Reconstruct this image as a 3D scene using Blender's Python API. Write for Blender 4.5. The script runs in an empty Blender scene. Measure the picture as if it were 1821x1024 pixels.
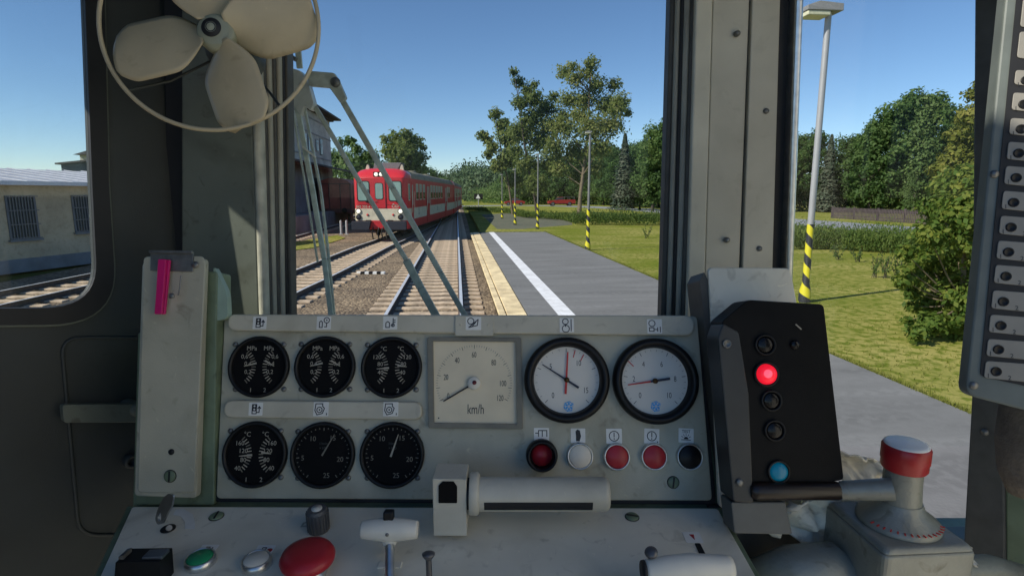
import bpy, math, random
from mathutils import Vector, Matrix, noise
from mathutils.geometry import tessellate_polygon
S = bpy.context.scene
COL = S.collection
R = math.radians
# ------------------------------------------------------------ camera, sky, sun, exposure
FPX = 1013.0; CX = 910.5; CY = 512.0; EYE = 2.36
PITCH = math.atan2(167, FPX)
YAW = math.atan2(98.5, FPX / math.cos(PITCH))
cam = bpy.data.cameras.new('camera'); cam_o = bpy.data.objects.new('camera', cam); COL.objects.link(cam_o)
cam.sensor_width = 36; cam.lens = 36 * FPX / 1821; cam.clip_start = 0.02; cam.clip_end = 5000
cam_o.location = (0, 0, EYE); cam_o.rotation_euler = (math.pi / 2 - PITCH, 0, -YAW)
S.camera = cam_o
SUN_AZ = R(-112); SUN_EL = R(38)        # azimuth from +Y, negative = left
w = bpy.data.worlds.new('World'); S.world = w; w.use_nodes = True
nt = w.node_tree; nt.nodes.clear()
sky = nt.nodes.new('ShaderNodeTexSky'); sky.sky_type = 'NISHITA'; sky.sun_disc = False
sky.sun_elevation = SUN_EL; sky.sun_rotation = SUN_AZ; sky.air_density = 0.8; sky.dust_density = 0.0; sky.ozone_density = 3.5
bg = nt.nodes.new('ShaderNodeBackground'); bg.inputs[1].default_value = 0.095
wo = nt.nodes.new('ShaderNodeOutputWorld')
hs = nt.nodes.new('ShaderNodeHueSaturation'); hs.inputs['Saturation'].default_value = 1.08
nt.links.new(sky.outputs[0], hs.inputs['Color']); nt.links.new(hs.outputs[0], bg.inputs[0]); nt.links.new(bg.outputs[0], wo.inputs[0])
sun = bpy.data.lights.new('sun', 'SUN'); sun.energy = 4.0; sun.angle = R(0.5); sun.color = (1, .94, .82)
sun_o = bpy.data.objects.new('sun', sun); COL.objects.link(sun_o)
sd = Vector((math.sin(SUN_AZ) * math.cos(SUN_EL), math.cos(SUN_AZ) * math.cos(SUN_EL), math.sin(SUN_EL)))
sun_o.rotation_euler = sd.to_track_quat('Z', 'Y').to_euler(); sun_o.location = (-20, 20, 30)
S.view_settings.view_transform = 'Standard'; S.view_settings.look = 'None'
S.view_settings.exposure = 0.40; S.view_settings.gamma = 1.0
S.render.engine = 'CYCLES'

# ------------------------------------------------------------ helpers
_f = Vector((math.sin(YAW) * math.cos(PITCH), math.cos(YAW) * math.cos(PITCH), -math.sin(PITCH)))
_r = Vector((math.cos(YAW), -math.sin(YAW), 0)); _u = _r.cross(_f)
EYEV = Vector((0, 0, EYE))
def ray(px, py): return _f + (px - CX) / FPX * _r - (py - CY) / FPX * _u
def gnd(px, py, z=0.0):
    d = ray(px, py); t = (z - EYE) / d.z; p = EYEV + d * t; return p
def atY(px, py, Y):
    d = ray(px, py); return EYEV + d * (Y / d.y)
class Fr:                                  # a working plane: x right, y up, z towards the viewer
    def __init__(s, o, x, y):
        x = x.normalized(); y = (y - x * y.dot(x)).normalized(); z = x.cross(y)
        s.o, s.x, s.y, s.z = o, x, y, z
        s.M = Matrix(((x.x, y.x, z.x, o.x), (x.y, y.y, z.y, o.y), (x.z, y.z, z.z, o.z), (0, 0, 0, 1)))
    def p(s, px, py, z=0.0):
        d = ray(px, py); o = s.o + s.z * z
        t = (o - EYEV).dot(s.z) / d.dot(s.z); q = EYEV + d * t - s.o
        return Vector((q.dot(s.x), q.dot(s.y), z))
    def q(s, px, py, z=0.0): v = s.p(px, py, z); return (v.x, v.y)
    def at(s, px, py, z=0.0, rz=0.0):      # matrix of a spot on the plane
        return s.M @ Matrix.Translation(s.p(px, py, z)) @ Matrix.Rotation(rz, 4, 'Z')
    def sc(s, px, py): d = ray(px, py); return (s.o - EYEV).dot(s.z) / d.dot(s.z) / FPX   # metres per pixel there
    def W(s, v): return s.M @ Vector(v)
CR = Matrix.Rotation(-YAW, 4, 'Z')
def C(X, Y, Z): return Matrix.Translation(EYEV) @ CR @ Vector((X, Y, Z))    # cab space, eye at the origin
CM = Matrix.Translation(EYEV) @ CR
cab_right = (CR @ Vector((1, 0, 0)))
def cabplane(px, py, zc, tilt):            # plane through pixel at view depth zc, tilted from horizontal by tilt deg
    o = EYEV + ray(px, py) * zc
    t = R(tilt); up = CR @ Vector((0, math.cos(t), math.sin(t)))
    return Fr(o, cab_right, up)
def lin(c):
    c /= 255.0
    return c / 12.92 if c <= .04045 else ((c + .055) / 1.055) ** 2.4
def rgb(r, g, b, k=1.0): return (min(lin(r) * k, 1), min(lin(g) * k, 1), min(lin(b) * k, 1), 1)

def nodes(name):
    m = bpy.data.materials.new(name); m.use_nodes = True; t = m.node_tree
    return m, t, t.nodes['Principled BSDF']
def mat(name, col, rough=.5, metal=0., var=.12, scale=30., bump=.0, bscale=None, col2=None, spec=.5, detail=4., thr=None, coat=0., dirt=0.):
    m, t, b = nodes(name)
    tc = t.nodes.new('ShaderNodeTexCoord'); n = t.nodes.new('ShaderNodeTexNoise')
    n.inputs['Scale'].default_value = scale; n.inputs['Detail'].default_value = detail
    t.links.new(tc.outputs['Object'], n.inputs['Vector'])
    rp = t.nodes.new('ShaderNodeValToRGB'); e = rp.color_ramp.elements
    if thr: e[0].position, e[1].position = thr
    else: e[0].position, e[1].position = .3, .7
    e[0].color = tuple(c * (1 - var) for c in col[:3]) + (1,)
    e[1].color = (col2[:3] + (1,)) if col2 else tuple(min(c * (1 + var), 1) for c in col[:3]) + (1,)
    t.links.new(n.outputs[0], rp.inputs[0]); t.links.new(rp.outputs[0], b.inputs['Base Color'])
    if dirt:                               # grime patches and fine pale wear
        src = rp.outputs[0]
        for sc_, d0, d1, cc in ((7., .50, .72, (.45, .42, .34)), (38., .60, .74, (.35, .31, .25)), (90., .68, .76, (1.5, 1.5, 1.4))):
            nn = t.nodes.new('ShaderNodeTexNoise'); nn.inputs['Scale'].default_value = sc_; nn.inputs['Detail'].default_value = 9; nn.inputs['Distortion'].default_value = .8
            t.links.new(tc.outputs['Object'], nn.inputs['Vector'])
            rr = t.nodes.new('ShaderNodeValToRGB'); rr.color_ramp.elements[0].position = d0; rr.color_ramp.elements[1].position = d1
            rr.color_ramp.elements[0].color = (0, 0, 0, 1); rr.color_ramp.elements[1].color = (dirt, dirt, dirt, 1); t.links.new(nn.outputs[0], rr.inputs[0])
            mm = t.nodes.new('ShaderNodeMix'); mm.data_type = 'RGBA'; mm.blend_type = 'MULTIPLY'; mm.inputs[7].default_value = cc + (1,)
            t.links.new(rr.outputs[0], mm.inputs[0]); t.links.new(src, mm.inputs[6]); src = mm.outputs[2]
        t.links.new(src, b.inputs['Base Color'])
    b.inputs['Roughness'].default_value = rough; b.inputs['Metallic'].default_value = metal
    b.inputs['Specular IOR Level'].default_value = spec; b.inputs['Coat Weight'].default_value = coat
    if bump:
        n2 = t.nodes.new('ShaderNodeTexNoise'); n2.inputs['Scale'].default_value = bscale or scale * 4; n2.inputs['Detail'].default_value = 6
        t.links.new(tc.outputs['Object'], n2.inputs['Vector'])
        bp = t.nodes.new('ShaderNodeBump'); bp.inputs['Strength'].default_value = bump; bp.inputs['Distance'].default_value = .02
        t.links.new(n2.outputs[0], bp.inputs['Height']); t.links.new(bp.outputs[0], b.inputs['Normal'])
    return m

class MB:
    def __init__(s): s.v = []; s.f = []; s.m = []; s.sm = []
    def add(s, vs, fs, M=None, mat=0, smooth=False):
        k = len(s.v)
        s.v += [(M @ Vector(v)) if M else Vector(v) for v in vs]
        for f in fs: s.f.append(tuple(i + k for i in f)); s.m.append(mat); s.sm.append(smooth)
        return s
    def box(s, M, cx, cy, cz, sx, sy, sz, mat=0):
        vs = [(cx + sx * a / 2, cy + sy * b / 2, cz + sz * c / 2) for a in (-1, 1) for b in (-1, 1) for c in (-1, 1)]
        return s.add(vs, [(0, 1, 3, 2), (4, 6, 7, 5), (0, 4, 5, 1), (2, 3, 7, 6), (0, 2, 6, 4), (1, 5, 7, 3)], M, mat)
    def prism(s, M, pts, z0, z1, mat=0, hole=None, taper=0.0):
        n = len(pts)
        a = sum(pts[i][0] * pts[(i + 1) % n][1] - pts[(i + 1) % n][0] * pts[i][1] for i in range(n))
        if a < 0: pts = pts[::-1]
        if taper:
            c = (sum(p[0] for p in pts) / n, sum(p[1] for p in pts) / n)
            top = []
            for p in pts:
                d = Vector((c[0] - p[0], c[1] - p[1])); L = d.length or 1; d = d / L * taper
                top.append((p[0] + d.x, p[1] + d.y))
        else: top = pts
        vs = [(p[0], p[1], z0) for p in pts] + [(p[0], p[1], z1) for p in top]
        fs = [(i, (i + 1) % n, (i + 1) % n + n, i + n) for i in range(n)]
        if hole is None:
            fs += [tuple(range(n))[::-1], tuple(range(n, 2 * n))]
            return s.add(vs, fs, M, mat)
        h = len(hole)
        a = sum(hole[i][0] * hole[(i + 1) % h][1] - hole[(i + 1) % h][0] * hole[i][1] for i in range(h))
        if a < 0: hole = hole[::-1]
        vs += [(p[0], p[1], z0) for p in hole] + [(p[0], p[1], z1) for p in hole]
        o = 2 * n
        fs += [(o + (i + 1) % h, o + i, o + i + h, o + (i + 1) % h + h) for i in range(h)]
        tr = tessellate_polygon([[Vector((p[0], p[1], 0)) for p in pts], [Vector((p[0], p[1], 0)) for p in hole]])
        mt = lambda i: i + n if i < n else o + h + (i - n)
        mb_ = lambda i: i if i < n else o + (i - n)
        allp = list(pts) + list(hole)
        for t3 in tr:
            A, B, D = (allp[i] for i in t3)
            cr = (B[0] - A[0]) * (D[1] - A[1]) - (B[1] - A[1]) * (D[0] - A[0])
            if cr < 0: t3 = (t3[0], t3[2], t3[1])
            fs.append(tuple(mt(i) for i in t3)); fs.append(tuple(mb_(i) for i in t3[::-1]))
        return s.add(vs, fs, M, mat)
    def lathe(s, M, prof, n=32, mat=0, smooth=True, cap=True):   # prof: (r, z)
        vs = []; fs = []
        for r, z in prof:
            for i in range(n): a = 2 * math.pi * i / n; vs.append((r * math.cos(a), r * math.sin(a), z))
        for j in range(len(prof) - 1):
            for i in range(n):
                k = (i + 1) % n; fs.append((j * n + i, j * n + k, (j + 1) * n + k, (j + 1) * n + i))
        s.add(vs, fs, M, mat, smooth)
        if cap:
            for j, rev in ((0, True), (len(prof) - 1, False)):
                if prof[j][0] > 1e-6:
                    r, z = prof[j]; c = [(r * math.cos(2 * math.pi * i / n), r * math.sin(2 * math.pi * i / n), z) for i in range(n)]
                    s.add(c, [tuple(range(n))[::-1] if rev else tuple(range(n))], M, mat)
        return s
    def tube(s, M, pts, r, n=10, mat=0, closed=False, flat=1.0):
        pts = [Vector(p) for p in pts]; L = len(pts); vs = []; fs = []
        rr = r if isinstance(r, (list, tuple)) else [r] * L
        up = Vector((0, 0, 1))
        for i, p in enumerate(pts):
            a = pts[(i - 1) % L] if (closed or i > 0) else p; b = pts[(i + 1) % L] if (closed or i < L - 1) else p
            t = (b - a).normalized(); x = t.cross(up)
            if x.length < 1e-3: x = t.cross(Vector((0, 1, 0)))
            x.normalize(); y = x.cross(t)
            for k in range(n):
                g = 2 * math.pi * k / n; vs.append(p + x * math.cos(g) * rr[i] + y * math.sin(g) * rr[i] * flat)
        for i in range(L if closed else L - 1):
            j = (i + 1) % L
            for k in range(n):
                q = (k + 1) % n; fs.append((i * n + k, j * n + k, j * n + q, i * n + q))
        s.add(vs, fs, M, mat, True)
        if not closed: s.add(vs[:n], [tuple(range(n))], M, mat); s.add(vs[-n:], [tuple(range(n))[::-1]], M, mat)
        return s
    def stroke(s, M, pts, wd, z0, z1, mat=0, closed=False):      # thin flat line on a plane
        m = len(pts)
        for i in range(m if closed else m - 1):
            a = Vector(pts[i]); b = Vector(pts[(i + 1) % m]); d = b - a
            if d.length < 1e-7: continue
            d.normalize(); nn = Vector((-d.y, d.x)) * wd / 2; e = d * wd * .35
            q = [a - e + nn, a - e - nn, b + e - nn, b + e + nn]
            s.prism(M, [(p.x, p.y) for p in q], z0 + i * 1e-5, z1 + i * 1e-5, mat)
        return s
    def text(s, M, txt, size, mat=0, sx=1.0, bold=0.0):
        vs, fs = glyphs(txt, size, bold)
        return s.add([(v[0] * sx, v[1], v[2]) for v in vs], fs, M, mat)
    def build(s, name, mats, parent=None, loc=None, bevel=0.0, seg=2):
        me = bpy.data.meshes.new(name)
        if parent is not None: base = Vector(parent['_wl'])
        elif loc is not None: base = Vector(loc)
        else: base = Vector((0, 0, 0))
        me.from_pydata([tuple(v - base) for v in s.v], [], s.f)
        if not isinstance(mats, (list, tuple)): mats = [mats]
        for m in mats: me.materials.append(m)
        me.polygons.foreach_set('material_index', s.m); me.polygons.foreach_set('use_smooth', s.sm)
        me.update()
        o = bpy.data.objects.new(name, me); COL.objects.link(o)
        o['_wl'] = tuple(base)
        if parent is not None: o.parent = parent
        else: o.location = base
        if bevel:
            b = o.modifiers.new('bevel', 'BEVEL'); b.width = bevel; b.segments = seg; b.limit_method = 'ANGLE'; b.angle_limit = R(40)
        return o
_g = {}
def glyphs(txt, size, bold=0.0):
    k = (txt, bold)
    if k not in _g:
        cu = bpy.data.curves.new('t', 'FONT'); cu.body = txt; cu.size = 1; cu.align_x = 'CENTER'; cu.align_y = 'CENTER'; cu.resolution_u = 3
        cu.offset = bold
        o = bpy.data.objects.new('t', cu); COL.objects.link(o)
        dg = bpy.context.evaluated_depsgraph_get(); dg.update(); me = bpy.data.meshes.new_from_object(o.evaluated_get(dg))
        _g[k] = ([tuple(v.co) for v in me.vertices], [tuple(p.vertices) for p in me.polygons])
        bpy.data.objects.remove(o); bpy.data.meshes.remove(me); bpy.data.curves.remove(cu)
    vs, fs = _g[k]
    return [(v[0] * size, v[1] * size, v[2]) for v in vs], fs
def thing(name, label, cat, loc, group=None):
    o = bpy.data.objects.new(name, None); COL.objects.link(o); o.location = loc; o['_wl'] = tuple(loc); o.empty_display_size = .1
    o['label'] = label; o['category'] = cat
    if group: o['group'] = group
    return o
def tag(o, label, cat, group=None):
    o['label'] = label; o['category'] = cat
    if group: o['group'] = group
    return o
def struct(o, kind='structure'): o['kind'] = kind; return o
def rpoly(pts, r, n=5):
    out = []; m = len(pts)
    rs = r if isinstance(r, (list, tuple)) else [r] * m
    for i in range(m):
        p = Vector(pts[i][:2]); a = Vector(pts[i - 1][:2]); b = Vector(pts[(i + 1) % m][:2]); r_ = rs[i]
        if r_ <= 0: out.append(tuple(p)); continue
        da = (a - p); db = (b - p); q = min(r_, da.length * .48, db.length * .48)
        A = p + da.normalized() * q; B = p + db.normalized() * q
        for k in range(n + 1):
            t = k / n; out.append(tuple(A * (1 - t) ** 2 + p * 2 * t * (1 - t) + B * t * t))
    return out
def Tm(x=0, y=0, z=0): return Matrix.Translation((x, y, z))
def circ(cx, cy, r, n=24, a0=0, a1=2 * math.pi, end=False):
    return [(cx + r * math.cos(a0 + (a1 - a0) * i / n), cy + r * math.sin(a0 + (a1 - a0) * i / n)) for i in range(n + (1 if end else 0))]
def copy_tree(o, parent=None, label=None):
    c = o.copy(); COL.objects.link(c)
    if parent: c.parent = parent
    for ch in o.children: copy_tree(ch, c)
    if label: c['label'] = label
    return c
GLASS = True
# ------------------------------------------------------------ cab materials
m_panel = mat('panel_grey', (.455, .435, .335), .45, var=.10, dirt=.5, scale=14, bump=.06, bscale=500)
m_panel_hi = mat('strip_grey', (.56, .52, .405), .42, var=.08, dirt=.35, scale=20, bump=.04, bscale=400)
m_desk = mat('desk_grey', (.78, .73, .60), .38, dirt=.4, var=.07, scale=9, bump=.04, bscale=600)
m_green = mat('cab_green', (.16, .21, .13), .5, dirt=.5, var=.25, scale=18)
m_lgreen = mat('light_green', (.30, .40, .32), .45, var=.1)
m_dark = mat('dark_lining', (.033, .038, .036), .55, var=.15, scale=10, bump=.15, bscale=900)
m_mid = mat('pillar_paint', (.125, .14, .115), .5, dirt=.6, var=.15, scale=8, bump=.08, bscale=500)
m_lite = mat('pale_edge', (.46, .45, .37), .45, var=.3, scale=25)  # pale grey edge of the left post
m_rub = mat('black_rubber', (.012, .012, .013), .6, var=.2)
m_seal = mat('grey_seal', (.34, .33, .27), .55, var=.2, scale=12)
m_seal_d = mat('dark_seal', (.07, .068, .06), .6, var=.2)
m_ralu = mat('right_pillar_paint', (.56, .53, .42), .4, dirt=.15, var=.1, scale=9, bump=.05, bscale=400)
m_ralu2 = mat('right_pillar_mid', (.47, .445, .36), .4, dirt=.15, var=.1, scale=9, bump=.05, bscale=400)  # slightly darker grey for the post covers
m_chrome = mat('bright_metal', (.70, .70, .68), .34, 1., var=.15, scale=60)
m_steel = mat('dull_metal', (.20, .20, .19), .42, .6, var=.25, scale=60)
m_black = mat('black_plastic', (.009, .009, .0095), .42, var=.2, spec=.3)
m_dial = mat('black_dial', (.006, .006, .0065), .7, var=.1, spec=.12)
m_white = mat('white_mark', (.42, .38, .30), .5, var=.05)
m_dim = mat('dim_mark', (.19, .17, .13), .5, var=.1)
m_cream = mat('cream_dial', (.76, .66, .47), .5, var=.05, scale=30)
m_wdial = mat('white_dial', (.70, .67, .60), .45, var=.03)
m_ink = mat('black_ink', (.012, .012, .014), .5, var=.1)
m_navy = mat('navy_needle', (.01, .01, .03), .4)
m_red = mat('red_plastic', (.44, .02, .03), .38, var=.1)
m_redn = mat('red_needle', (.55, .03, .02), .4)
m_green_b = mat('green_button', (.02, .30, .12), .4)
m_wbtn = mat('white_button', (.80, .73, .60), .45, var=.08)
m_sticker = mat('paper_label', (.80, .79, .74), .6, var=.08)
m_blue = mat('blue_sticker', (.03, .36, .78), .5)
m_white2 = mat('white_plastic', (.72, .69, .60), .35, var=.05)
m_grey2 = mat('handle_grey', (.56, .53, .44), .35, dirt=.3, var=.06, bump=.03, bscale=400)
m_pink = mat('pink_plastic', (.62, .01, .16), .35, var=.1)
m_fan = mat('fan_cream', (.50, .42, .27), .42, dirt=.25, var=.12, scale=12)
m_cast = mat('cast_metal', (.27, .275, .24), .42, .25, dirt=.6, var=.15, scale=20, bump=.10, bscale=160)
m_board = mat('board_label', (.27, .255, .22), .5, var=.08)
m_cloth = mat('stained_cloth', (.80, .74, .60), .9, var=.15, dirt=.7, scale=14, bump=.3, bscale=40)
m_wiper = mat('wiper_metal', (.46, .50, .44), .42, .1, var=.2, scale=60)
m_wiper_l = mat('pale_strip', (.55, .62, .56), .3, .1, var=.2, scale=60)

# ------------------------------------------------------------ cab shell
cab = thing('driver_cab', 'grey green interior of the driver cab surrounding the windows', 'train cab', C(0, 1.0, -1.6))
KP = math.cos(PITCH); SP = math.sin(PITCH)
def cray(px, py):
    v = (py - CY) / FPX
    return Vector(((px - CX) / FPX, KP - v * SP, -SP - v * KP))
def cxy(px, py, Y):                       # cab-space point on the upright plane at cab depth Y
    d = cray(px, py); return d * (Y / d.y)
def upright(name, pxt, pxb, Yf, Yb, mats, parent=cab, pt=-30, pb=565, zt=None, zb=None, bevel=.0, rnd=0.0):
    """post between two pixel columns: pxt=(left,right) at row 0, pxb at row 555; front face at cab depth Yf, back Yb"""
    mb = MB()
    def corner(px0, px1, Y):
        a = cxy(px0, 0, Yf); b = cxy(px1, 555, Yf)
        sl = (b.x - a.x) / (b.z - a.z)
        zt_ = .46 if zt is None else zt; zb_ = -.62 if zb is None else zb
        return [Vector((a.x + sl * (z - a.z), Y, z)) for z in (zt_, zb_)]
    A = corner(pxt[0], pxb[0], Yf); B = corner(pxt[1], pxb[1], Yf)
    if rnd:                               # half-round front
        n = 8; vs = []
        for k in (0, 1):
            for i in range(n + 1):
                g = math.pi * i / n; w2 = (B[k].x - A[k].x) / 2; c = (A[k].x + B[k].x) / 2
                vs.append((c - math.cos(g) * w2, Yf + (1 - math.sin(g)) * rnd, A[k].z))
            vs += [(B[k].x, Yb, A[k].z), (A[k].x, Yb, A[k].z)]
        m = n + 3
        mb.add(vs, [(i, (i + 1) % m, (i + 1) % m + m, i + m) for i in range(m)], CM, 0, False)
        mb.add(vs, [tuple(range(m))[::-1], tuple(range(m, 2 * m))], CM, 0)
    else:
        vs = [A[0], A[1], B[1], B[0]]
        vs = vs + [Vector((v.x, Yb, v.z)) for v in vs]
        mb.add(vs, [(0, 1, 2, 3), (7, 6, 5, 4), (0, 4, 5, 1), (1, 5, 6, 2), (2, 6, 7, 3), (3, 7, 4, 0)], CM, 0)
    return mb.build(name, mats, parent, bevel=bevel)
# left oblique side wall with its window opening
LW = Fr(C(-.65, 1.05, 0), CR @ Vector((.15, .25, 0)), Vector((0, 0, 1)))
def lq(pts, z=0): return [LW.q(x, y, z) for x, y in pts]
hole = rpoly(lq([(-60, -170), (138, -170), (147, 0), (160, 330), (171, 546), (-60, 548)]), [.03, .04, 0, 0, .105, .03], 10)
outer = lq([(-460, -330), (322, -330), (322, 1150), (-460, 1300)])
mb = MB(); mb.prism(LW.M, outer, -.010, 0, 0, hole=hole); wall = mb.build('side_wall', m_dark, cab, bevel=.002)
g_out = rpoly(lq([(-95, -190), (176, -190), (182, 0), (190, 330), (206, 576), (-95, 578)]), [.03, .04, 0, 0, .135, .03], 10)
mb = MB(); mb.prism(LW.M, g_out, .001, .008, 0, hole=hole); mb.build('window_gasket', m_rub, cab, bevel=.002)
mb = MB(); mb.tube(LW.M, [(p[0], p[1], .004) for p in g_out], .0034, 8, closed=True); mb.build('window_trim', m_mid, cab)
mb = MB(); mb.box(CM, -.925, .08, .10, .03, 1.16, 2.4); mb.build('side_wall', m_dark, cab)  # unseen wall behind the window, added and raised to block the sun
# ---- recessed door pocket and handle
mb = MB()
pk = rpoly(lq([(108, 600), (320, 600), (320, 950), (140, 950)]), .03, 6)
mb.tube(LW.M, [(p[0], p[1], .001) for p in pk], .0032, 8, closed=True); mb.build('pocket_bead', m_dark, cab)
mb = MB()
hp = rpoly(lq([(94, 712), (232, 712), (232, 744), (97, 744)]), .006, 3)
mb.prism(LW.M, hp, .022, .034); mb.lathe(LW.at(225, 722, 0), [(.014, 0), (.014, .022), (.010, .040), (.0, .042)], 20)
mb.build('door_handle', m_mid, cab, bevel=.002)
mb = MB(); mb.lathe(LW.at(230, 818, 0), [(.013, 0), (.013, .010), (.010, .012), (.007, .012), (.007, .002), (0, .002)], 20); mb.build('lock_ring', m_dark, cab)
# ---- left front post
upright('post_groove', (292, 330), (300, 335), 1.075, 1.10, m_rub)
upright('post_cover', (322, 442), (322, 462), 1.055, 1.16, m_mid, bevel=.004)
upright('post_edge', (440, 456), (458, 472), 1.050, 1.17, m_lite, rnd=.008)
for a, b, m in ((456, 470, m_seal_d), (471, 484, m_seal), (485, 490, m_rub), (490, 502, m_seal), (503, 511, m_seal_d), (511, 517, m_seal)):
    pass
ribs = [((457, 467), (473, 482), m_seal_d), ((467, 478), (482, 490), m_seal), ((479, 486), (490, 496), m_seal_d),
        ((486, 497), (496, 505), m_seal), ((497, 502), (505, 511), m_rub), ((502, 509), (511, 518), m_seal_d)]
for i, (a, b, m) in enumerate(ribs):
    upright('window_seal', a, b, 1.07 + i * .008, 1.10 + i * .008, m, rnd=.006 if m is m_seal else .002)
# ---- right front post
rr = [((1192, 1203), (1176, 1187), m_seal_d, 1.115, .004), ((1203, 1212), (1187, 1196), m_seal, 1.105, .006), ((1212, 1219), (1196, 1203), m_rub, 1.10, .002),
      ((1219, 1230), (1203, 1213), m_seal, 1.092, .006), ((1230, 1238), (1213, 1222), m_seal_d, 1.085, .003)]
for a, b, m, Y, q in rr: upright('window_seal', a, b, Y, Y + .03, m, rnd=q)
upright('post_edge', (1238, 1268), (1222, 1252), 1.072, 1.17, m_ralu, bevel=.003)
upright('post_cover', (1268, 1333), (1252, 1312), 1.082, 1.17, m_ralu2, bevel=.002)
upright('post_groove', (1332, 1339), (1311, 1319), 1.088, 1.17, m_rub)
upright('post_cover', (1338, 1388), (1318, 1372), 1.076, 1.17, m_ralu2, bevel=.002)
upright('post_gap', (1387, 1417), (1371, 1398), 1.085, 1.12, m_rub)
upright('window_trim', (1416, 1431), (1397, 1409), 1.06, 1.085, m_chrome, rnd=.005, zb=-.5)
for px, py in ((1311, 60), (1362, 198), (1293, 427), (1350, 442)):
    p = cxy(px, py, 1.076); mb = MB(); mb.lathe(CM @ Matrix.Translation(p) @ Matrix.Rotation(R(90), 4, 'X'), [(.0055, -.004), (.005, .003), (.003, .005), (0, .0055)], 14); mb.build('rivet', m_steel, cab)
# ---- roof, header, window sill, right wall
mb = MB()
mb.box(CM, 0, .90, .60, 2.4, .62, .05); mb.build('roof', m_dark, cab)  # unseen roof, put in against the sun and cut short for skylight
mb = MB(); mb.box(CM, 0, 1.14, .50, 2.3, .08, .16); mb.build('window_header', m_mid, cab)
mb = MB(); mb.box(CM, -.265, 1.15, -.62, 1.77, .10, .70); mb.build('front_wall', m_green, cab)
mb = MB(); mb.box(CM, .87, 1.15, -1.08, .46, .10, .70); mb.build('front_wall', m_green, cab)
mb = MB(); mb.box(CM, .85, 1.09, -.715, .42, .06, .03); mb.build('window_sill', m_mid, cab, bevel=.003)
# right oblique wall
RW = Fr(C(.93, .86, 0), CR @ Vector((.16, -.26, 0)), Vector((0, 0, 1)))
def rq(pts, z=0): return [RW.q(x, y, z) for x, y in pts]
mb = MB(); mb.prism(RW.M, rq([(1735, -260), (1790, -260), (1783, 640), (1790, 1150), (1705, 1150), (1712, 990), (1728, 700)]), -.03, 0)
mb.build('side_post', mat('side_post_paint', (.07, .072, .068), .5, var=.2), cab, bevel=.003)
mb = MB(); mb.prism(RW.M, rq([(1784, 630), (2400, 630), (2400, 1300), (1790, 1300)]), -.04, -.004); mb.build('side_panel', m_green, cab, bevel=.003)
mb = MB(); mb.prism(RW.M, rq([(1790, -300), (1850, -300), (1850, 640), (1790, 640)]), -.04, -.006); mb.build('side_wall', m_mid, cab)
mb = MB(); mb.lathe(RW.at(1752, 768), [(.006, 0), (.006, .003), (0, .005)], 14); mb.build('screw', m_steel, cab)
mb = MB(); mb.box(CM, 0, .35, -1.45, 1.9, 1.7, .04); mb.build('floor', mat('pale_floor', (.60, .55, .46), .8, var=.25), cab)  # unseen floor, made pale to bounce light into the cab
mb = MB(); mb.prism(RW.M, rq([(1800, 540), (1850, 545), (1850, 590), (1800, 585)]), -.002, .10); mb.build('bracket', m_dark, cab, bevel=.002)
mb = MB(); mb.box(CM, 1.17, -.35, -.30, .04, 1.5, 2.3); mb.box(CM, 1.145, -.35, -.75, .02, 1.1, .05); mb.build('side_wall', mat('cream_bounce_wall', (.80, .75, .64), .6, var=.05), cab)  # unseen wall, added as a reflector to brighten panel and desk
# glass panes
def glass(name='glass'):
    m = bpy.data.materials.new(name); m.use_nodes = True; t = m.node_tree; t.nodes.clear()
    tr = t.nodes.new('ShaderNodeBsdfTransparent'); tr.inputs[0].default_value = (.975, .985, .98, 1)
    gl = t.nodes.new('ShaderNodeBsdfGlossy'); gl.inputs['Roughness'].default_value = .02
    mx = t.nodes.new('ShaderNodeMixShader'); mx.inputs[0].default_value = .008; o = t.nodes.new('ShaderNodeOutputMaterial')
    t.links.new(tr.outputs[0], mx.inputs[1]); t.links.new(gl.outputs[0], mx.inputs[2]); t.links.new(mx.outputs[0], o.inputs[0]); return m
m_glass = glass()
if GLASS:
    mb = MB(); mb.box(CM, 0, 1.19, .05, 2.2, .004, 1.2); mb.build('window_pane', m_glass, cab)
    mb = MB(); mb.prism(LW.M, hole, -.009, -.006); mb.build('window_pane', m_glass, cab)

# ------------------------------------------------------------ instrument panel
PF = cabplane(820, 562, .92, 71.8)
pan = thing('instrument_panel', 'grey instrument panel with nine round and square gauges under the windscreen', 'dashboard', PF.W((0, -.285, 0)))
def q(pts, F=PF, z=0): return [F.q(x, y, z) for x, y in pts]
sc = .92 / FPX
mb = MB(); mb.prism(PF.M, rpoly(q([(399, 560), (1240, 562), (1267, 890), (384, 886)]), .008), -.004, 0)
mb.build('face_plate', m_panel, pan, bevel=.0015)
mb = MB(); mb.prism(PF.M, rpoly(q([(393, 566), (1246, 568), (1276, 898), (377, 893)]), .008), -.012, -.0045)
mb.build('plate_seal', m_rub, pan, bevel=.001)
mb = MB(); mb.prism(PF.M, rpoly(q([(236, 590), (1296, 590), (1312, 940), (225, 940)]), .004), -.16, -.0125)
mb.build('housing', m_green, pan, bevel=.002)
def strip(pts, r, z): 
    mb = MB(); mb.prism(PF.M, rpoly(q(pts), r, 6), .0003, z); return mb.build('label_strip', m_panel_hi, pan, bevel=.003, seg=3)
s1 = strip([(411, 560), (1231, 562), (1231, 598), (411, 589)], .016, .012)
s2 = strip([(403, 711), (752, 714), (752, 746), (401, 742)], .016, .008)
mb = MB(); mb.prism(PF.M, rpoly(q([(811, 563), (878, 563), (878, 598), (811, 598)]), .003), .0125, .015)
for px in (819, 868): mb.lathe(PF.at(px, 577, .015), [(.0022, 0), (.002, .0006), (0, .001)], 10)
mb.build('cover_plate', m_panel_hi, pan, bevel=.001)
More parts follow.
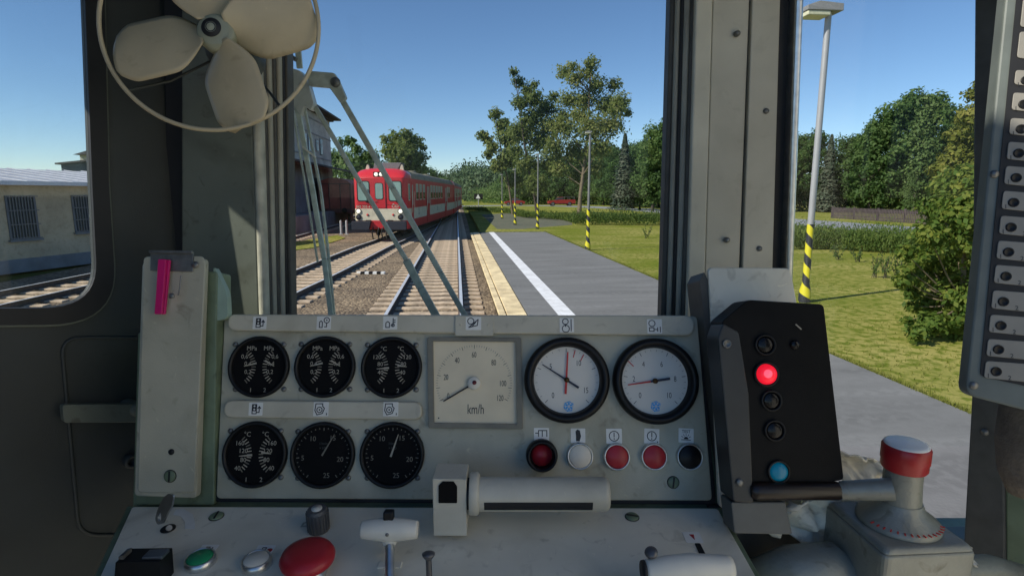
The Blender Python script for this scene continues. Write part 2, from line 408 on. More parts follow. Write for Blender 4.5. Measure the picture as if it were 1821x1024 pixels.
def icon(F, px, py, z, w_, h_, lines, parent, circles=(), fills=(), rz=0, name='symbol_label', ink=m_ink, sq=sc):
    """small printed sticker: unit square -1..1 mapped to its half size"""
    M = F.at(px, py, z, rz); mb = MB(); a, b = w_ * sq / 2, h_ * sq / 2
    mb.prism(M, rpoly([(-a, -b), (a, -b), (a, b), (-a, b)], .001, 2), 0, .0003, 0)
    k = 0
    for ln in lines: mb.stroke(M, [(x * a, y * b) for x, y in ln], .0014, .0003, .0005 + k * 1e-5, 1); k += 1
    for x, y, r in circles: mb.stroke(M, circ(x * a, y * b, r * a, 14), .0013, .0003, .0005 + k * 1e-5, 1, closed=True); k += 1
    for pl in fills: mb.prism(M, [(x * a, y * b) for x, y in pl], .0003, .0006 + k * 1e-5, 1); k += 1
    mb.build(name, [m_sticker, ink], parent)
# gauge icons
eng = [[(-.5, -.7), (-.5, .7), (.1, .7), (.1, -.7), (-.5, -.7)], [(-.5, .2), (.1, .2)], [(-.5, -.25), (.1, -.25)]]
for px, py, s_ in ((462, 574, s1), (455, 727, s2)):
    icon(PF, px, py, .0122 if s_ is s1 else .0082, 24, 22, eng + [[(.2, -.5), (.5, -.5), (.5, .2)], [(.3, .1), (.5, .4), (.7, .1)]], s_, circles=((-.2, .45, .2), (-.2, -.05, .2)))
icon(PF, 576, 574, .0122, 25, 23, [[(-.6, -.7), (-.6, .1), (-.4, .3), (-.2, .1), (-.2, -.7), (-.6, -.7)], [(.1, -.6), (.4, -.6), (.4, .0)]], s1, circles=((.4, .4, .38),), fills=([(.3, .3), (.5, .3), (.5, .5), (.3, .5)],))
icon(PF, 694, 574, .0122, 25, 23, [[(-.6, -.7), (-.6, .0), (-.35, .2), (-.1, .0), (-.1, -.7), (-.6, -.7)], [(.1, -.4), (.4, -.4), (.4, .7)], [(.5, .1), (.7, .1)], [(.5, .4), (.7, .4)]], s1, circles=((.4, -.35, .2),))
icon(PF, 842, 575, .0153, 27, 23, [[(-.6, -.6), (.6, .6), (.5, -.3), (-.6, -.6)], [(-.2, -.5), (.3, .2)]], s1, circles=((-.35, .35, .4),))
icon(PF, 1008, 578, .0122, 25, 25, [[(.6, -.8), (.6, .8)], [(-.2, .05), (-.2, -.2)]], s1, circles=((-.2, .5, .4), (-.15, -.5, .5)))
icon(PF, 1164, 580, .0122, 26, 25, [[(-.7, -.7), (-.7, -.2), (-.1, -.2), (-.1, -.7), (-.7, -.7)], [(0, -.45), (.4, -.45)], [(.4, -.7), (.4, -.2)], [(.75, -.8), (.75, -.1)]], s1, circles=((-.35, .4, .42),))
for px in (571, 695):
    icon(PF, px, 727, .0082, 26, 24, [[(-.7, .75), (.2, .75), (.2, .4), (.45, .1), (.2, -.6), (-.5, -.8), (-.8, -.2), (-.7, .75)], [(.75, -.8), (.75, -.6)]], s2, circles=((-.2, -.1, .35),), fills=([(-.3, -.2), (-.1, -.2), (-.1, .0), (-.3, .0)],))
# small round gauges
def screws(par, F, px, py, d, z=0, r=.0042):
    for a in (-1, 1):
        for b in (-1, 1):
            M = F.at(px + a * d, py + b * d * .92, z); mb = MB(); mb.lathe(M, [(r, 0), (r, .0012), (r * .7, .0026), (0, .003)], 12); mb.build('screw', m_steel, par)
def pol(px_r, ang): return (px_r * math.cos(ang), px_r * math.sin(ang))
def needle(M, tip, tail, w0, w1, z, mb, mat=0):
    a = Vector(tip); b = Vector(tail); d = (a - b).normalized(); n_ = Vector((-d.y, d.x))
    mb.prism(M, [tuple(b + n_ * w1 / 2), tuple(b - n_ * w1 / 2), tuple(a - n_ * w0 / 2), tuple(a + n_ * w0 / 2)], z, z + .0007, mat)
def small_gauge(px, py, r, kind, label):
    M = PF.at(px, py); rm = r * sc * .985; mb = MB()
    mb.lathe(M, [(rm, .0003), (rm, .006), (rm * .97, .0085), (rm * .90, .0085), (rm * .87, .004), (rm * .86, .0025)], 48, cap=False)
    g = mb.build('gauge', m_black, pan); g['label'] = label
    mb = MB(); mb.lathe(M, [(rm * .865, .0022), (0, .00221)], 48)
    Mz = M @ Tm(0, 0, .0024)
    if kind in ('mpa', 'c120', 'c160'):
        unit = 'MPa' if kind == 'mpa' else '°C'
        nums = {'mpa': ['0,6', '0,4', '0,2', ''], 'c120': ['120', '80', '40', ''], 'c160': ['160', '120', '80', '40']}[kind]
        for s in (-1, 1):
            mb.text(Mz @ Tm(s * rm * .28, rm * .60), unit, rm * .20, 1)
            mb.text(Mz @ Tm(s * rm * .23, -rm * .76), '1' if s < 0 else '2', rm * .19, 1)
            cx_ = s * rm * .80; R_ = rm * .68
            for i in range(13):
                t = R(50 - i * 100 / 12); d = -s
                p0 = (cx_ + d * R_ * math.cos(t), R_ * math.sin(t)); p1 = (cx_ + d * R_ * 1.0 * math.cos(t) - d * rm * .12 * math.cos(t), R_ * math.sin(t) - rm * .12 * math.sin(t))
                mb.stroke(Mz, [p0, p1], rm * .028, 0, .0002 + i * 1e-5, 1 if i % 3 else 2)
            for t_, y_, x_ in zip(nums, (.33, .10, -.17, -.42), (.50, .38, .36, .52)):
                if t_: mb.text(Mz @ Tm(s * rm * x_, rm * y_), t_, rm * .19, 1)
    else:
        for i in range(31):
            t = R(235 - i * 290 / 30); a = .84; b = .74 if i % 5 == 0 else .79
            mb.stroke(Mz, [pol(rm * a * .97, t), pol(rm * b, t)], rm * .022, 0, .0002 + i * 1e-5, 2)
        for s_, x_, y_ in (('5', -.62, -.10), ('10', -.34, .48), ('15', .28, .50), ('20', .54, -.14), ('25', .14, -.62)):
            mb.text(Mz @ Tm(rm * x_, rm * y_), s_, rm * .21, 2)
        mb.text(Mz @ Tm(0, rm * .34), '1/min', rm * .12, 3)
        mb.text(Mz @ Tm(0, rm * .20), '×100', rm * .12, 3)
    mb.build('dial', [m_dial, m_white, m_dim, mat('faint_mark', (.05, .05, .045), .5)], g)
    mb = MB()
    if kind in ('mpa', 'c120', 'c160'):
        needle(Mz, (-rm * .48, rm * .02 if kind == 'mpa' else -rm * .05), (-rm * .08, rm * .12 if kind == 'mpa' else -rm * .02), rm * .02, rm * .06, .0012, mb)
        needle(Mz, (rm * .50, rm * .02), (rm * .20, rm * .20 if kind == 'mpa' else rm * .06), rm * .02, rm * .06, .0012, mb)
    elif kind == 'rpm1': needle(Mz, (rm * .34, rm * .62), (-rm * .02, -rm * .02), rm * .015, rm * .05, .0012, mb)
    else: needle(Mz, (rm * .18, rm * .62), (-rm * .04, -rm * .05), rm * .02, rm * .06, .0012, mb)
    mb.build('needle', m_white if kind != 'rpm1' else m_dim, g)
    screws(g, PF, px, py, r * .80)
for px, py, k, l in ((462, 652, 'mpa', 'black twin pressure gauge at the top left'), (579, 652, 'mpa', 'black twin pressure gauge, second in the top row'), (697, 653, 'c120', 'black twin temperature gauge beside the speedometer')):
    small_gauge(px, py, 54, k, l)
for px, py, k, l in ((455, 807, 'c160', 'black twin temperature gauge at the bottom left'), (575, 808, 'rpm1', 'black rev counter in the middle of the lower row'), (698, 808, 'rpm2', 'black rev counter with a bright needle')):
    small_gauge(px, py, 56, k, l)
# speedometer
mb = MB()
mb.prism(PF.M, rpoly(q([(761, 600), (927, 601), (930, 762), (763, 760)]), .002, 2), .0003, .007, hole=q([(771, 607), (917, 608), (919, 753), (773, 751)]))
sp = mb.build('speedometer', mat('frame_grey', (.20, .18, .13), .4, var=.15), pan, bevel=.001); sp['label'] = 'square cream speedometer marked in km/h'
mb = MB(); mb.prism(PF.M, q([(771, 607), (917, 608), (919, 753), (773, 751)]), .0004, .002)
M = PF.at(843, 681, .0021)
for i in range(61):
    t = R(207 - i * 234 / 60); big = i % 10 == 0; mb.stroke(M, [pol(66 * sc, t), pol((60 if i % 5 == 0 else 63) * sc, t)], .0007, 0, .0002 + i * 1e-6, 1 if i % 5 == 0 else 2)
for s_, x_, y_ in (('0', 797, 704), ('20', 793, 671), ('40', 813, 641), ('60', 843, 631), ('80', 878, 645), ('100', 894, 682), ('120', 889, 708)):
    mb.text(PF.at(x_, y_, .0023), s_, .0125, 1, sx=.62)
mb.text(PF.at(846, 728, .0023), 'km/h', .0215, 1, sx=.62)
mb.lathe(PF.at(780, 743, .002), [(.0012, 0), (0, .0006)], 8, 1)
mb.build('dial', [m_cream, m_ink, mat('pale_tick', (.30, .28, .22), .5)], sp)
mb = MB(); mb.lathe(M, [(.0105, 0), (.0105, .004), (.009, .006), (0, .0062)], 28, 0); mb.lathe(M @ Tm(.001, .001, .006), [(.0035, 0), (.003, .002), (0, .0025)], 16, 1)
mb.build('hub', [m_white2, mat('maroon', (.12, .01, .02), .4)], sp)
mb = MB(); a = PF.q(789, 713); b = PF.q(833, 687); c0 = PF.q(843, 681)
needle(M, (a[0] - c0[0], a[1] - c0[1]), (b[0] - c0[0], b[1] - c0[1]), .0022, .0026, .003, mb); mb.build('needle', m_ink, sp)
# two brake pressure gauges
def big_gauge(px, py, nums, ndl, reds, flake, label, nt_, span):
    M = PF.at(px, py); R0 = 75 * sc * .985; mb = MB()
    mb.lathe(M, [(R0 * .98, .0003), (R0, .004), (R0 * .99, .016), (R0 * .93, .021), (R0 * .85, .021), (R0 * .79, .013), (R0 * .77, .006)], 56, cap=False)
    g = mb.build('gauge', m_black, pan); g['label'] = label
    mb = MB(); mb.lathe(M, [(R0 * .78, .0050), (0, .00502)], 56)
    Mz = M @ Tm(0, 0, .0052)
    for i in range(nt_ * 5 + 1):
        t = R(span[0] - i * (span[0] - span[1]) / (nt_ * 5)); big = i % 5 == 0
        mb.stroke(Mz, [pol(R0 * .73, t), pol(R0 * (.65 if big else .69), t)], .0008 if big else .0004, 0, .0002 + i * 1e-6, 1)
    pv = PF.q(px, py)
    def rel(x, y): v = PF.q(x, y); return (v[0] - pv[0], v[1] - pv[1])
    for s_, x_, y_ in nums: d = rel(x_, y_); mb.text(Mz @ Tm(d[0], d[1]), s_, .0125, 1, sx=.7)
    for x_, y_, x2, y2 in reds: mb.stroke(Mz, [rel(x_, y_), rel(x2, y2)], .0014, .0003, .0006, 2)
    d = rel(*flake); Mf = Mz @ Tm(d[0], d[1])
    mb.prism(Mf, circ(0, 0, .0085, 6, .5236), .0002, .0006, 3)
    for i in range(6):
        t = i * math.pi / 3; mb.stroke(Mf, [(0, 0), pol(.0072, t)], .0008, .0007 + i * 1e-5, .0009 + i * 1e-5, 0)
        for e in (-.5, .5): mb.stroke(Mf, [pol(.0045, t), pol(.0068, t + e * .8)], .0006, .0007, .001 + i * 1e-5, 0)
    mb.build('dial', [m_wdial, m_ink, m_redn, m_blue], g)
    for k, (x_, y_, x2, y2, w0, w1, mm) in enumerate(ndl):
        nb = MB(); needle(Mz, rel(x_, y_), rel(x2, y2), w0, w1, .002 + k * .0012, nb); nb.build('needle', mm, g)
    mb = MB(); p_ = rel(px - 1, py); mb.lathe(Mz @ Tm(0, 0, 0), [(.004, 0), (.004, .005), (0, .006)], 16); mb.build('hub', mat('brass', (.12, .07, .03), .4, .6), g)
big_gauge(1007, 675, (('5', 979, 652), ('10', 1028, 646), ('15', 1041, 694), ('0', 983, 703)), ((1009, 626, 1005, 700, .002, .0034, m_redn), (964, 648, 1028, 689, .0014, .0036, m_navy)),
          ((1022, 623, 1019, 635), (1037, 631, 1032, 641)), (1011, 722), 'round white brake gauge with red and dark needles', 4, (226, -46))
big_gauge(1163, 677, (('0', 1137, 703), ('2', 1126, 674), ('4', 1143, 648), ('6', 1175, 648), ('8', 1199, 674), ('10', 1188, 703)), ((1115, 684, 1163, 677, .0016, .003, m_redn), (1189, 673, 1155, 678, .004, .0034, m_navy)),
          ((1114, 640, 1125, 651),), (1165, 722), 'round white pressure gauge at the far right', 5, (226, -46))
# push buttons
def button(F, px, py, r, cap_m, label, parent, z=0, dome=False, h=.008, sq=sc):
    M = F.at(px, py, z); r = r * sq; mb = MB()
    mb.lathe(M, [(r, .0003), (r, h * .4), (r * .94, h), (r * .86, h), (r * .84, h * .55)], 36, cap=False)
    b = mb.build('push_button', m_chrome, parent); b['label'] = label
    mb = MB(); mb.lathe(M, [(r * .83, .0003), (r * .83, h * .85), (r * .76, h * 1.05), (0, h * (1.25 if dome else 1.06))], 32); mb.build('button_cap', cap_m, b); return b
button(PF, 1031, 810, 23, m_wbtn, 'white push button in a metal ring', pan)
button(PF, 1096, 811, 23, m_red, 'red push button in the middle of the row', pan)
button(PF, 1162, 811, 23, m_red, 'red push button beside the black one', pan)
button(PF, 1225, 811, 23, m_black, 'black push button at the end of the row', pan)
M = PF.at(963, 808); mb = MB()
mb.lathe(M, [(.0245, .0003), (.0245, .012), (.0225, .026), (.019, .026), (.0175, .010), (.017, .004)], 36, cap=False)
b = mb.build('push_button', m_black, pan); b['label'] = 'red push button sunk in a black collar'
mb = MB(); mb.lathe(M, [(.0165, .0003), (.016, .010), (0, .011)], 28); mb.build('button_cap', m_red, b)
icon(PF, 963, 772, .0003, 26, 22, [[(-.8, .2), (-.4, .2)], [(-.4, -.3), (-.4, .6), (.7, .6), (.7, -.3)], [(.1, .6), (.1, -.3)]], pan)
icon(PF, 1028, 774, .0003, 25, 24, [], pan, fills=([(-.3, -.8), (.2, -.8), (.4, -.1), (.25, .7), (-.1, .85), (-.35, .6), (-.3, .0)],))
icon(PF, 1092, 775, .0003, 27, 25, [[(0, .45), (0, -.1)], [(0, -.3), (0, -.42)]], pan, circles=((0, 0, .62),))
icon(PF, 1159, 775, .0003, 26, 25, [[(0, .45), (0, -.1)], [(0, -.3), (0, -.42)], [(.75, -.8), (.8, -.7)]], pan, circles=((0, 0, .6),), rz=-.05)
mb = MB(); MM = PF.at(1220, 774, .0003, -.05); a, b = 13 * sc, 12 * sc
mb.prism(MM, rpoly([(-a, -b), (a, -b), (a, b), (-a, b)], .001, 2), 0, .0003); mb.text(MM @ Tm(0, b * .55, .0005), 'TEST', .0062, 1, bold=.01)
mb.stroke(MM, [(-a * .6, -b * .6), (a * .6, -b * .6)], .001, .0003, .0005, 1); mb.prism(MM, circ(0, -b * .5, a * .3, 10, 0, math.pi, True), .0003, .0006, 1)
for t in (30, 60, 90, 120, 150): mb.stroke(MM, [(a * .45 * math.cos(R(t)), -b * .5 + a * .45 * math.sin(R(t))), (a * .7 * math.cos(R(t)), -b * .5 + a * .7 * math.sin(R(t)))], .0007, .0003, .0005, 1)
mb.build('symbol_label', [m_sticker, m_ink], pan)
def slot_screw(F, px, py, r, parent, rz=0.2, z=0, m=m_green):
    M = F.at(px, py, z, rz); mb = MB(); mb.lathe(M, [(r, .0002), (r, .002), (r * .85, .003), (0, .0031)], 24, 0)
    mb.lathe(M, [(r * 1.12, .0001), (r * 1.12, .0008), (r, .0009)], 24, 1, cap=False)
    mb.box(M, 0, 0, .0033, r * .28, r * 1.8, .0006, 1); mb.build('screw', [m, m_rub], parent)
slot_screw(PF, 1197, 857, .0085, pan, -.15)
mb = MB(); mb.lathe(PF.at(1034, 856), [(.006, .0003), (.006, .003), (.003, .004), (0, .004)], 16); mb.build('screw', m_black, pan)

# ------------------------------------------------------------ left column cover with clip and clothes peg
LC = cabplane(310, 470, .90, 76)
mb = MB(); mb.prism(LC.M, rpoly(q([(258, 482), (384, 482), (378, 900), (236, 900)], LC), .006), -.05, -.004)
cov = thing('column_cover', 'tall narrow grey cover left of the instrument panel', 'cover', LC.W((0, -.4, -.05)))
mb.build('housing', m_green, cov, bevel=.002)
mb = MB(); mb.prism(LC.M, rpoly(q([(263, 468), (372, 461), (358, 881), (249, 877)], LC), .007), .000, .014); mb.build('cover_plate', m_panel, cov, bevel=.002)
mb = MB(); mb.prism(LC.M, rpoly(q([(268, 459), (371, 458), (376, 470), (357, 870), (258, 870)], LC), .007), .0143, .018); mb.build('cover_face', m_panel, cov, bevel=.0015)
mb = MB(); mb.prism(LC.M, rpoly(q([(376, 470), (400, 520), (402, 566), (372, 572)], LC), .01), -.02, -.006); mb.build('corner_cover', m_lgreen, cov, bevel=.004)
slot_screw(LC, 303, 846, .0085, cov, 0, .018)
mb = MB(); mb.lathe(LC.at(305, 803, .018), [(.0045, 0), (.0045, .0008), (0, .0009)], 14); mb.build('screw_hole', m_rub, cov)
cl = thing('metal_clip', 'dull metal clip plate screwed to the top of the left cover', 'clip', LC.W(LC.p(320, 485, .02)))
mb = MB(); mb.prism(LC.M, q([(283, 450), (357, 451), (356, 486), (282, 484)], LC), .0185, .0215); mb.prism(LC.M, q([(283, 449), (357, 450), (357, 455), (283, 454)], LC), .0217, .0262); mb.build('plate', m_steel, cl, bevel=.0008)
for px, py in ((290, 471), (347, 471)):
    mb = MB(); mb.lathe(LC.at(px, py, .0216), [(.0055, 0), (.005, .0016), (0, .0026)], 14); mb.box(LC.at(px, py, .0216, .6), 0, 0, .0026, .001, .008, .0008); mb.build('screw', m_steel, cl)
pg = thing('clothes_peg', 'pink plastic clothes peg clipped to the left column', 'clothes peg', LC.W(LC.p(308, 562, .03)))
for k, z in enumerate((.030, .024)):
    mb = MB(); mb.prism(LC.M, rpoly(q([(305 + k * 3, 466), (318 + k * 3, 466), (316 + k * 2, 500), (311 + k, 560), (299, 560), (302, 520)], LC), .002, 3), z, z + .005); mb.build('jaw', m_pink, pg, bevel=.0008)
mb = MB(); mb.tube(LC.M, [LC.p(322, 490, .030), LC.p(320, 512, .031), LC.p(317, 525, .030)], .0012, 8); mb.lathe(LC.at(306, 526, .034), [(.0042, 0), (.0042, .002), (.002, .003), (0, .003)], 14); mb.build('spring', m_steel, pg)

# ------------------------------------------------------------ right column cover and signal box
RC = cabplane(1330, 480, .90, 76)
rc = thing('column_cover', 'pale grey cover behind the black signal box', 'cover', RC.W((0, -.3, -.05)))
mb = MB(); mb.prism(RC.M, rpoly(q([(1255, 477), (1400, 478), (1412, 540), (1420, 900), (1275, 900), (1262, 600)], RC), .009), .0, .01); mb.build('cover_plate', m_desk, rc, bevel=.002)
mb = MB(); mb.prism(RC.M, rpoly(q([(1262, 490), (1410, 494), (1420, 560), (1425, 905), (1285, 905)], RC), .009), -.05, -.0005); mb.build('housing', m_panel, rc, bevel=.002)
mb = MB(); mb.prism(RC.M, rpoly(q([(1242, 500), (1250, 484), (1262, 510), (1310, 960), (1292, 950)], RC), .002), -.06, .006); mb.build('dark_edge', m_seal_d, rc, bevel=.002)
mb = MB(); mb.prism(RC.M, q([(1262, 900), (1420, 900), (1460, 1100), (1300, 1100)], RC), -.06, -.002); mb.build('base_panel', m_dark, rc, bevel=.002)
SB = cabplane(1390, 560, .80, 76)
ssc = .80 / FPX
sb = thing('signal_box', 'black signal box with a glowing red and a blue lamp', 'signal box', SB.W(SB.p(1400, 860, -.03)))
mb = MB(); mb.prism(SB.M, rpoly(q([(1283, 572), (1330, 533), (1465, 541), (1501, 853), (1400, 868), (1330, 862), (1316, 885), (1303, 700)], SB), .006, 4), -.05, 0)
mb.build('case', mat('case_black', (.007, .007, .007), .6, var=.2, bump=.1, bscale=900, spec=.15), sb, bevel=.003)
mb = MB(); mb.prism(SB.M, rpoly(q([(1275, 600), (1284, 575), (1312, 590), (1330, 700), (1338, 893), (1302, 890)], SB), .004), -.045, .004)
mb.build('side_bracket', mat('bracket_grey', (.03, .031, .03), .45, var=.15), sb, bevel=.002)
mb = MB(); mb.prism(SB.M, rpoly(q([(1302, 894), (1400, 894), (1412, 952), (1308, 950)], SB), .003), -.045, -.004); mb.build('foot', mat('foot_grey', (.10, .105, .10), .5, var=.15), sb, bevel=.002)
mb = MB(); mb.lathe(SB.at(1315, 857, .004), [(.0052, 0), (.0052, .002), (.002, .003), (0, .003)], 14); mb.build('screw', m_steel, sb); mb = MB()
mb.lathe(SB.at(1292, 611, .004), [(.0062, 0), (.0062, .002), (.005, .003), (.004, .001), (0, .001)], 16)
mb.build('screw', m_steel, sb)
def emis(name, col, st):
    m, t, b = nodes(name); b.inputs['Base Color'].default_value = col; b.inputs['Emission Color'].default_value = col; b.inputs['Emission Strength'].default_value = st; b.inputs['Roughness'].default_value = .3
    return m
m_lens = mat('dark_lens', (.006, .006, .007), .2, var=.1, spec=.3)
for px, py, r, mm, h in ((1360, 613, 15, m_lens, .004), (1362, 665, 18, emis('red_lamp_glow', (.85, .01, .03, 1), .62), .010), (1371, 712, 15, m_lens, .004), (1377, 765, 15, m_lens, .004), (1384, 838, 16, emis('blue_lamp', (.0, .11, .19, 1), .25), .006)):
    M = SB.at(px, py); r_ = r * ssc; mb = MB()
    mb.lathe(M, [(r_ * 1.25, .0), (r_ * 1.25, .003), (r_ * 1.05, .004), (r_ * 1.0, .001)], 28, cap=False); b = mb.build('lamp', m_black, sb)
    mb = MB(); mb.lathe(M, [(r_, .0005), (r_ * .95, h * .5), (r_ * .7, h * .85), (r_ * .35, h), (0, h * 1.05)], 28); mb.build('lens', mm, b)
    if r == 18: mb = MB(); mb.lathe(M @ Tm(-.001, .001, h * .96), [(r_ * .5, -.003), (r_ * .4, .0006), (0, .0018)], 20); mb.build('hot_spot', emis('hot_red', (1, .10, .16, 1), .8), b)  # painted hot spot: small glowing disc on the lens
mb = MB(); mb.box(SB.at(1420, 581, .0008, -.75), 0, 0, 0, .0105, .0016, .001); mb.build('pointer', m_white, sb)
mb = MB(); mb.lathe(SB.at(1413, 613), [(.007, 0), (.007, .002), (.004, .004), (0, .004)], 16); mb.build('knob', m_lens, sb)

# ------------------------------------------------------------ control desk
DF = cabplane(755, 900, .862, 5)
desk = thing('control_desk', 'sloping pale grey control desk below the instrument panel', 'desk', DF.W((0, -.2, -.02)))
mb = MB(); mb.prism(DF.M, rpoly(q([(235, 900), (1276, 903), (1360, 1052), (1420, 1170), (95, 1170), (165, 1052)], DF), .006), -.004, 0); mb.build('desk_top', m_desk, desk, bevel=.0015)
mb = MB(); mb.prism(DF.M, q([(225, 894), (1284, 897), (1372, 1052), (1440, 1180), (75, 1180), (150, 1052)], DF), -.12, -.0045); mb.build('desk_body', m_green, desk, bevel=.002)
dsc = .84 / FPX
slot_screw(DF, 385, 918, .0095, desk, .1)
slot_screw(DF, 1124, 919, .0095, desk, 1.3)
button(DF, 357, 1001, 26, m_green_b, 'green push button on the desk', desk, h=.010, sq=DF.sc(400, 1002))
button(DF, 457, 1004, 26, m_wbtn, 'off white push button on the desk', desk, h=.010, sq=DF.sc(400, 1002))
def lab(px, py, w_, h_, rz=0, red=False, bars=True, parent=desk):
    dsc = DF.sc(px, py); mb = MB(); M = DF.at(px, py, .0003, rz); a, b = w_ * dsc / 2, h_ * dsc * 1.1
    mb.prism(M, rpoly([(-a, -b), (a, -b), (a, b), (-a, b)], .001, 2), 0, .0004, 0)
    if bars:
        mb.stroke(M, [(-a * .7, -b * .4), (-a * .3, -b * .4), (-a * .3, b * .5), (a * .1, b * .5), (a * .1, -b * .4)], .0013, .0004, .0006, 1)
        if red: mb.lathe(M @ Tm(a * .6, 0, .0004), [(a * .3, 0), (a * .3, .0002), (0, .0003)], 12, 2)
        else: mb.stroke(M, [(a * .45, -b * .4), (a * .45, b * .4)], .0013, .0004, .0006, 1)
    else: mb.prism(M, [(-a * .3, b * .5), (a * .25, b * .5), (a * .1, -b * .5)], .0004, .0007, 2)
    mb.build('symbol_label', [m_sticker, m_ink, m_red], parent)
lab(369, 977, 30, 12); lab(470, 978, 32, 12, red=True); lab(1232, 955, 30, 13, bars=False)
# knob
mb = MB(); M = DF.at(567, 941); Mv = M
mb.lathe(M, [(.0145, .0005), (.0145, .030), (.0125, .034), (0, .034)], 20, 0, smooth=False)
for i in range(20):
    t = 2 * math.pi * i / 20; mb.box(M @ Matrix.Rotation(t, 4, 'Z'), .0148, 0, .016, .0016, .0022, .028, 0)
mb.lathe(M @ Tm(0, 0, .0341), [(.0075, 0), (.0075, .0012), (0, .0016)], 20, 1); mb.build('rotary_knob', [mat('knob_grey', (.10, .10, .10), .5), m_white2], desk)
mb = MB(); mb.stroke(DF.M, [DF.q(556, 925), DF.q(540, 930), DF.q(536, 936), DF.q(548, 935)], .0025, .0003, .0006); mb.build('marking', m_white, desk)
# emergency mushroom
mb = MB(); M = DF.at(550, 1019); mb.lathe(M, [(.022, .0005), (.022, .006), (.015, .009), (.015, .018)], 36, 1, cap=False)
mb.lathe(M, [(.016, .016), (.029, .0165), (.0330, .020), (.0340, .025), (.031, .031), (.023, .0345), (.011, .0360), (0, .0364)], 48, 0)
o = mb.build('emergency_button', [m_red, m_chrome], desk); o['label'] = 'big red mushroom stop button'
# key in its switch
ky = thing('ignition_key', 'steel key standing in the desk switch at the left', 'key', DF.W(DF.p(298, 940)))
mb = MB(); mb.lathe(DF.at(299, 940, 0), [(.010, .0003), (.010, .001), (.007, .002), (0, .002)], 20, 1); mb.tube(DF.M, [DF.p(300, 938, .001), DF.p(300, 938, .02), DF.p(301, 938, .026)], .0038, 10)
mb.build('shaft', [m_steel, m_rub], ky)
kf = Fr(EYEV + ray(295, 905) * .79, (cab_right * .8 - _f * .5), _u)
mb = MB(); ringo = rpoly(q([(281, 906), (292, 884), (301, 876), (310, 880), (307, 899), (298, 914), (291, 930), (281, 932), (277, 922)], kf), .004, 4)
hl_ = [kf.q(285 + 3.2 * math.cos(t), 918 + 8 * math.sin(t)) for t in [i * math.pi / 8 for i in range(16)]]
mb.prism(kf.M, ringo, -.0012, .0012, hole=hl_); mb.build('bow', mat('key_steel', (.42, .43, .43), .3, .9, var=.1), ky, bevel=.0006)
mb = MB(); ar = [DF.q(x, y) for x, y in ((312, 907), (325, 904), (343, 914), (347, 930), (346, 940), (329, 940), (329, 928), (322, 918), (308, 915))]
mb.prism(DF.M, ar, .0003, .0007); mb.build('marking', m_sticker, desk)
# black phone-like box at the lower left
bb = thing('black_box', 'small black box standing on the left corner of the desk', 'box', DF.W(DF.p(245, 1040)))
mb = MB()
BF = DF
BF = Fr(EYEV + ray(245, 1020) * .70, cab_right, Vector((0, 0, 1)))
mb.prism(BF.M, rpoly(q([(205, 999), (283, 998), (290, 1095), (198, 1095)], BF), .001, 2), -.028, 0); mb.build('case', m_black, bb, bevel=.001)
mb = MB(); mb.prism(BF.M, q([(248, 994), (284, 992), (285, 998), (248, 998)], BF), -.020, -.004); mb.build('hinge', mat('blue_steel', (.16, .19, .23), .3, .7), bb, bevel=.0008)
mb = MB(); mb.prism(BF.M, q([(207, 993), (215, 991), (216, 998), (207, 998)], BF), -.02, -.004); mb.build('catch', m_steel, bb)
# T handle
th = thing('selector_lever', 'white T shaped lever on a metal stem in the desk', 'lever', DF.W(DF.p(693, 1040)))
Sd = DF.W(DF.p(693, 1060, 0)); HF = Fr(EYEV + ray(693, 941) * .74, cab_right, _u)
mb = MB(); mb.tube(None, [Sd, HF.W((.0, -.012, 0))], .006, 12); mb.build('stem', m_chrome, th)
prof = [(.0001, -.037), (.0105, -.0365), (.0115, -.034), (.0135, -.02), (.0155, 0), (.0135, .02), (.0115, .034), (.0105, .0365), (.0001, .037)]
mb = MB(); mb.lathe(HF.M @ Matrix.Rotation(R(90), 4, 'Y'), prof, 28); mb.lathe(HF.M @ Tm(0, -.004, 0) @ Matrix.Rotation(R(90), 4, 'X'), [(.012, 0), (.010, .012), (.0055, .02)], 20)
mb.build('grip', m_white2, th)
mb = MB(); mb.box(HF.M, -.001, .019, 0, .013, .012, .012); mb.build('tip', m_black, th, bevel=.002)
mb = MB(); mb.lathe(HF.M @ Tm(.0, .0, .0152), [(.0022, 0), (.0022, .001), (0, .001)], 12); mb.build('screw', m_steel, th)
for dx in (-1, 1):
    mb = MB(); mb.box(DF.at(693 + dx * 13, 1004, .001), 0, 0, 0, .012, .012, .002); mb.build('guide', m_white2, th, bevel=.001)
# thin pin levers
m_pin = mat('pin_grey', (.12, .12, .125), .4, .5)
for px, py, pb, lb in ((762, 985, 1050, 'thin dark metal pin lever standing left of centre on the desk'), (1158, 982, 1010, 'short dark pin lever beside the white handle')):
    pl = thing('pin_lever', lb, 'lever', DF.W(DF.p(px, pb)), 'pin levers on the desk')
    top = EYEV + ray(px, py) * .68; bot = DF.W(DF.p(px + (3 if px < 900 else 12), pb + 20))
    mb = MB(); mb.tube(None, [bot, top], .0036, 10); mb.build('pin', m_pin, pl)
    d = (top - bot).normalized(); Mh = Matrix.Translation(top) @ d.to_track_quat('Z', 'Y').to_matrix().to_4x4()
    mb = MB(); mb.lathe(Mh, [(.004, -.006), (.0075, -.001), (.0078, .001), (.004, .003), (0, .0032)], 18); mb.build('pin_head', m_pin, pl)
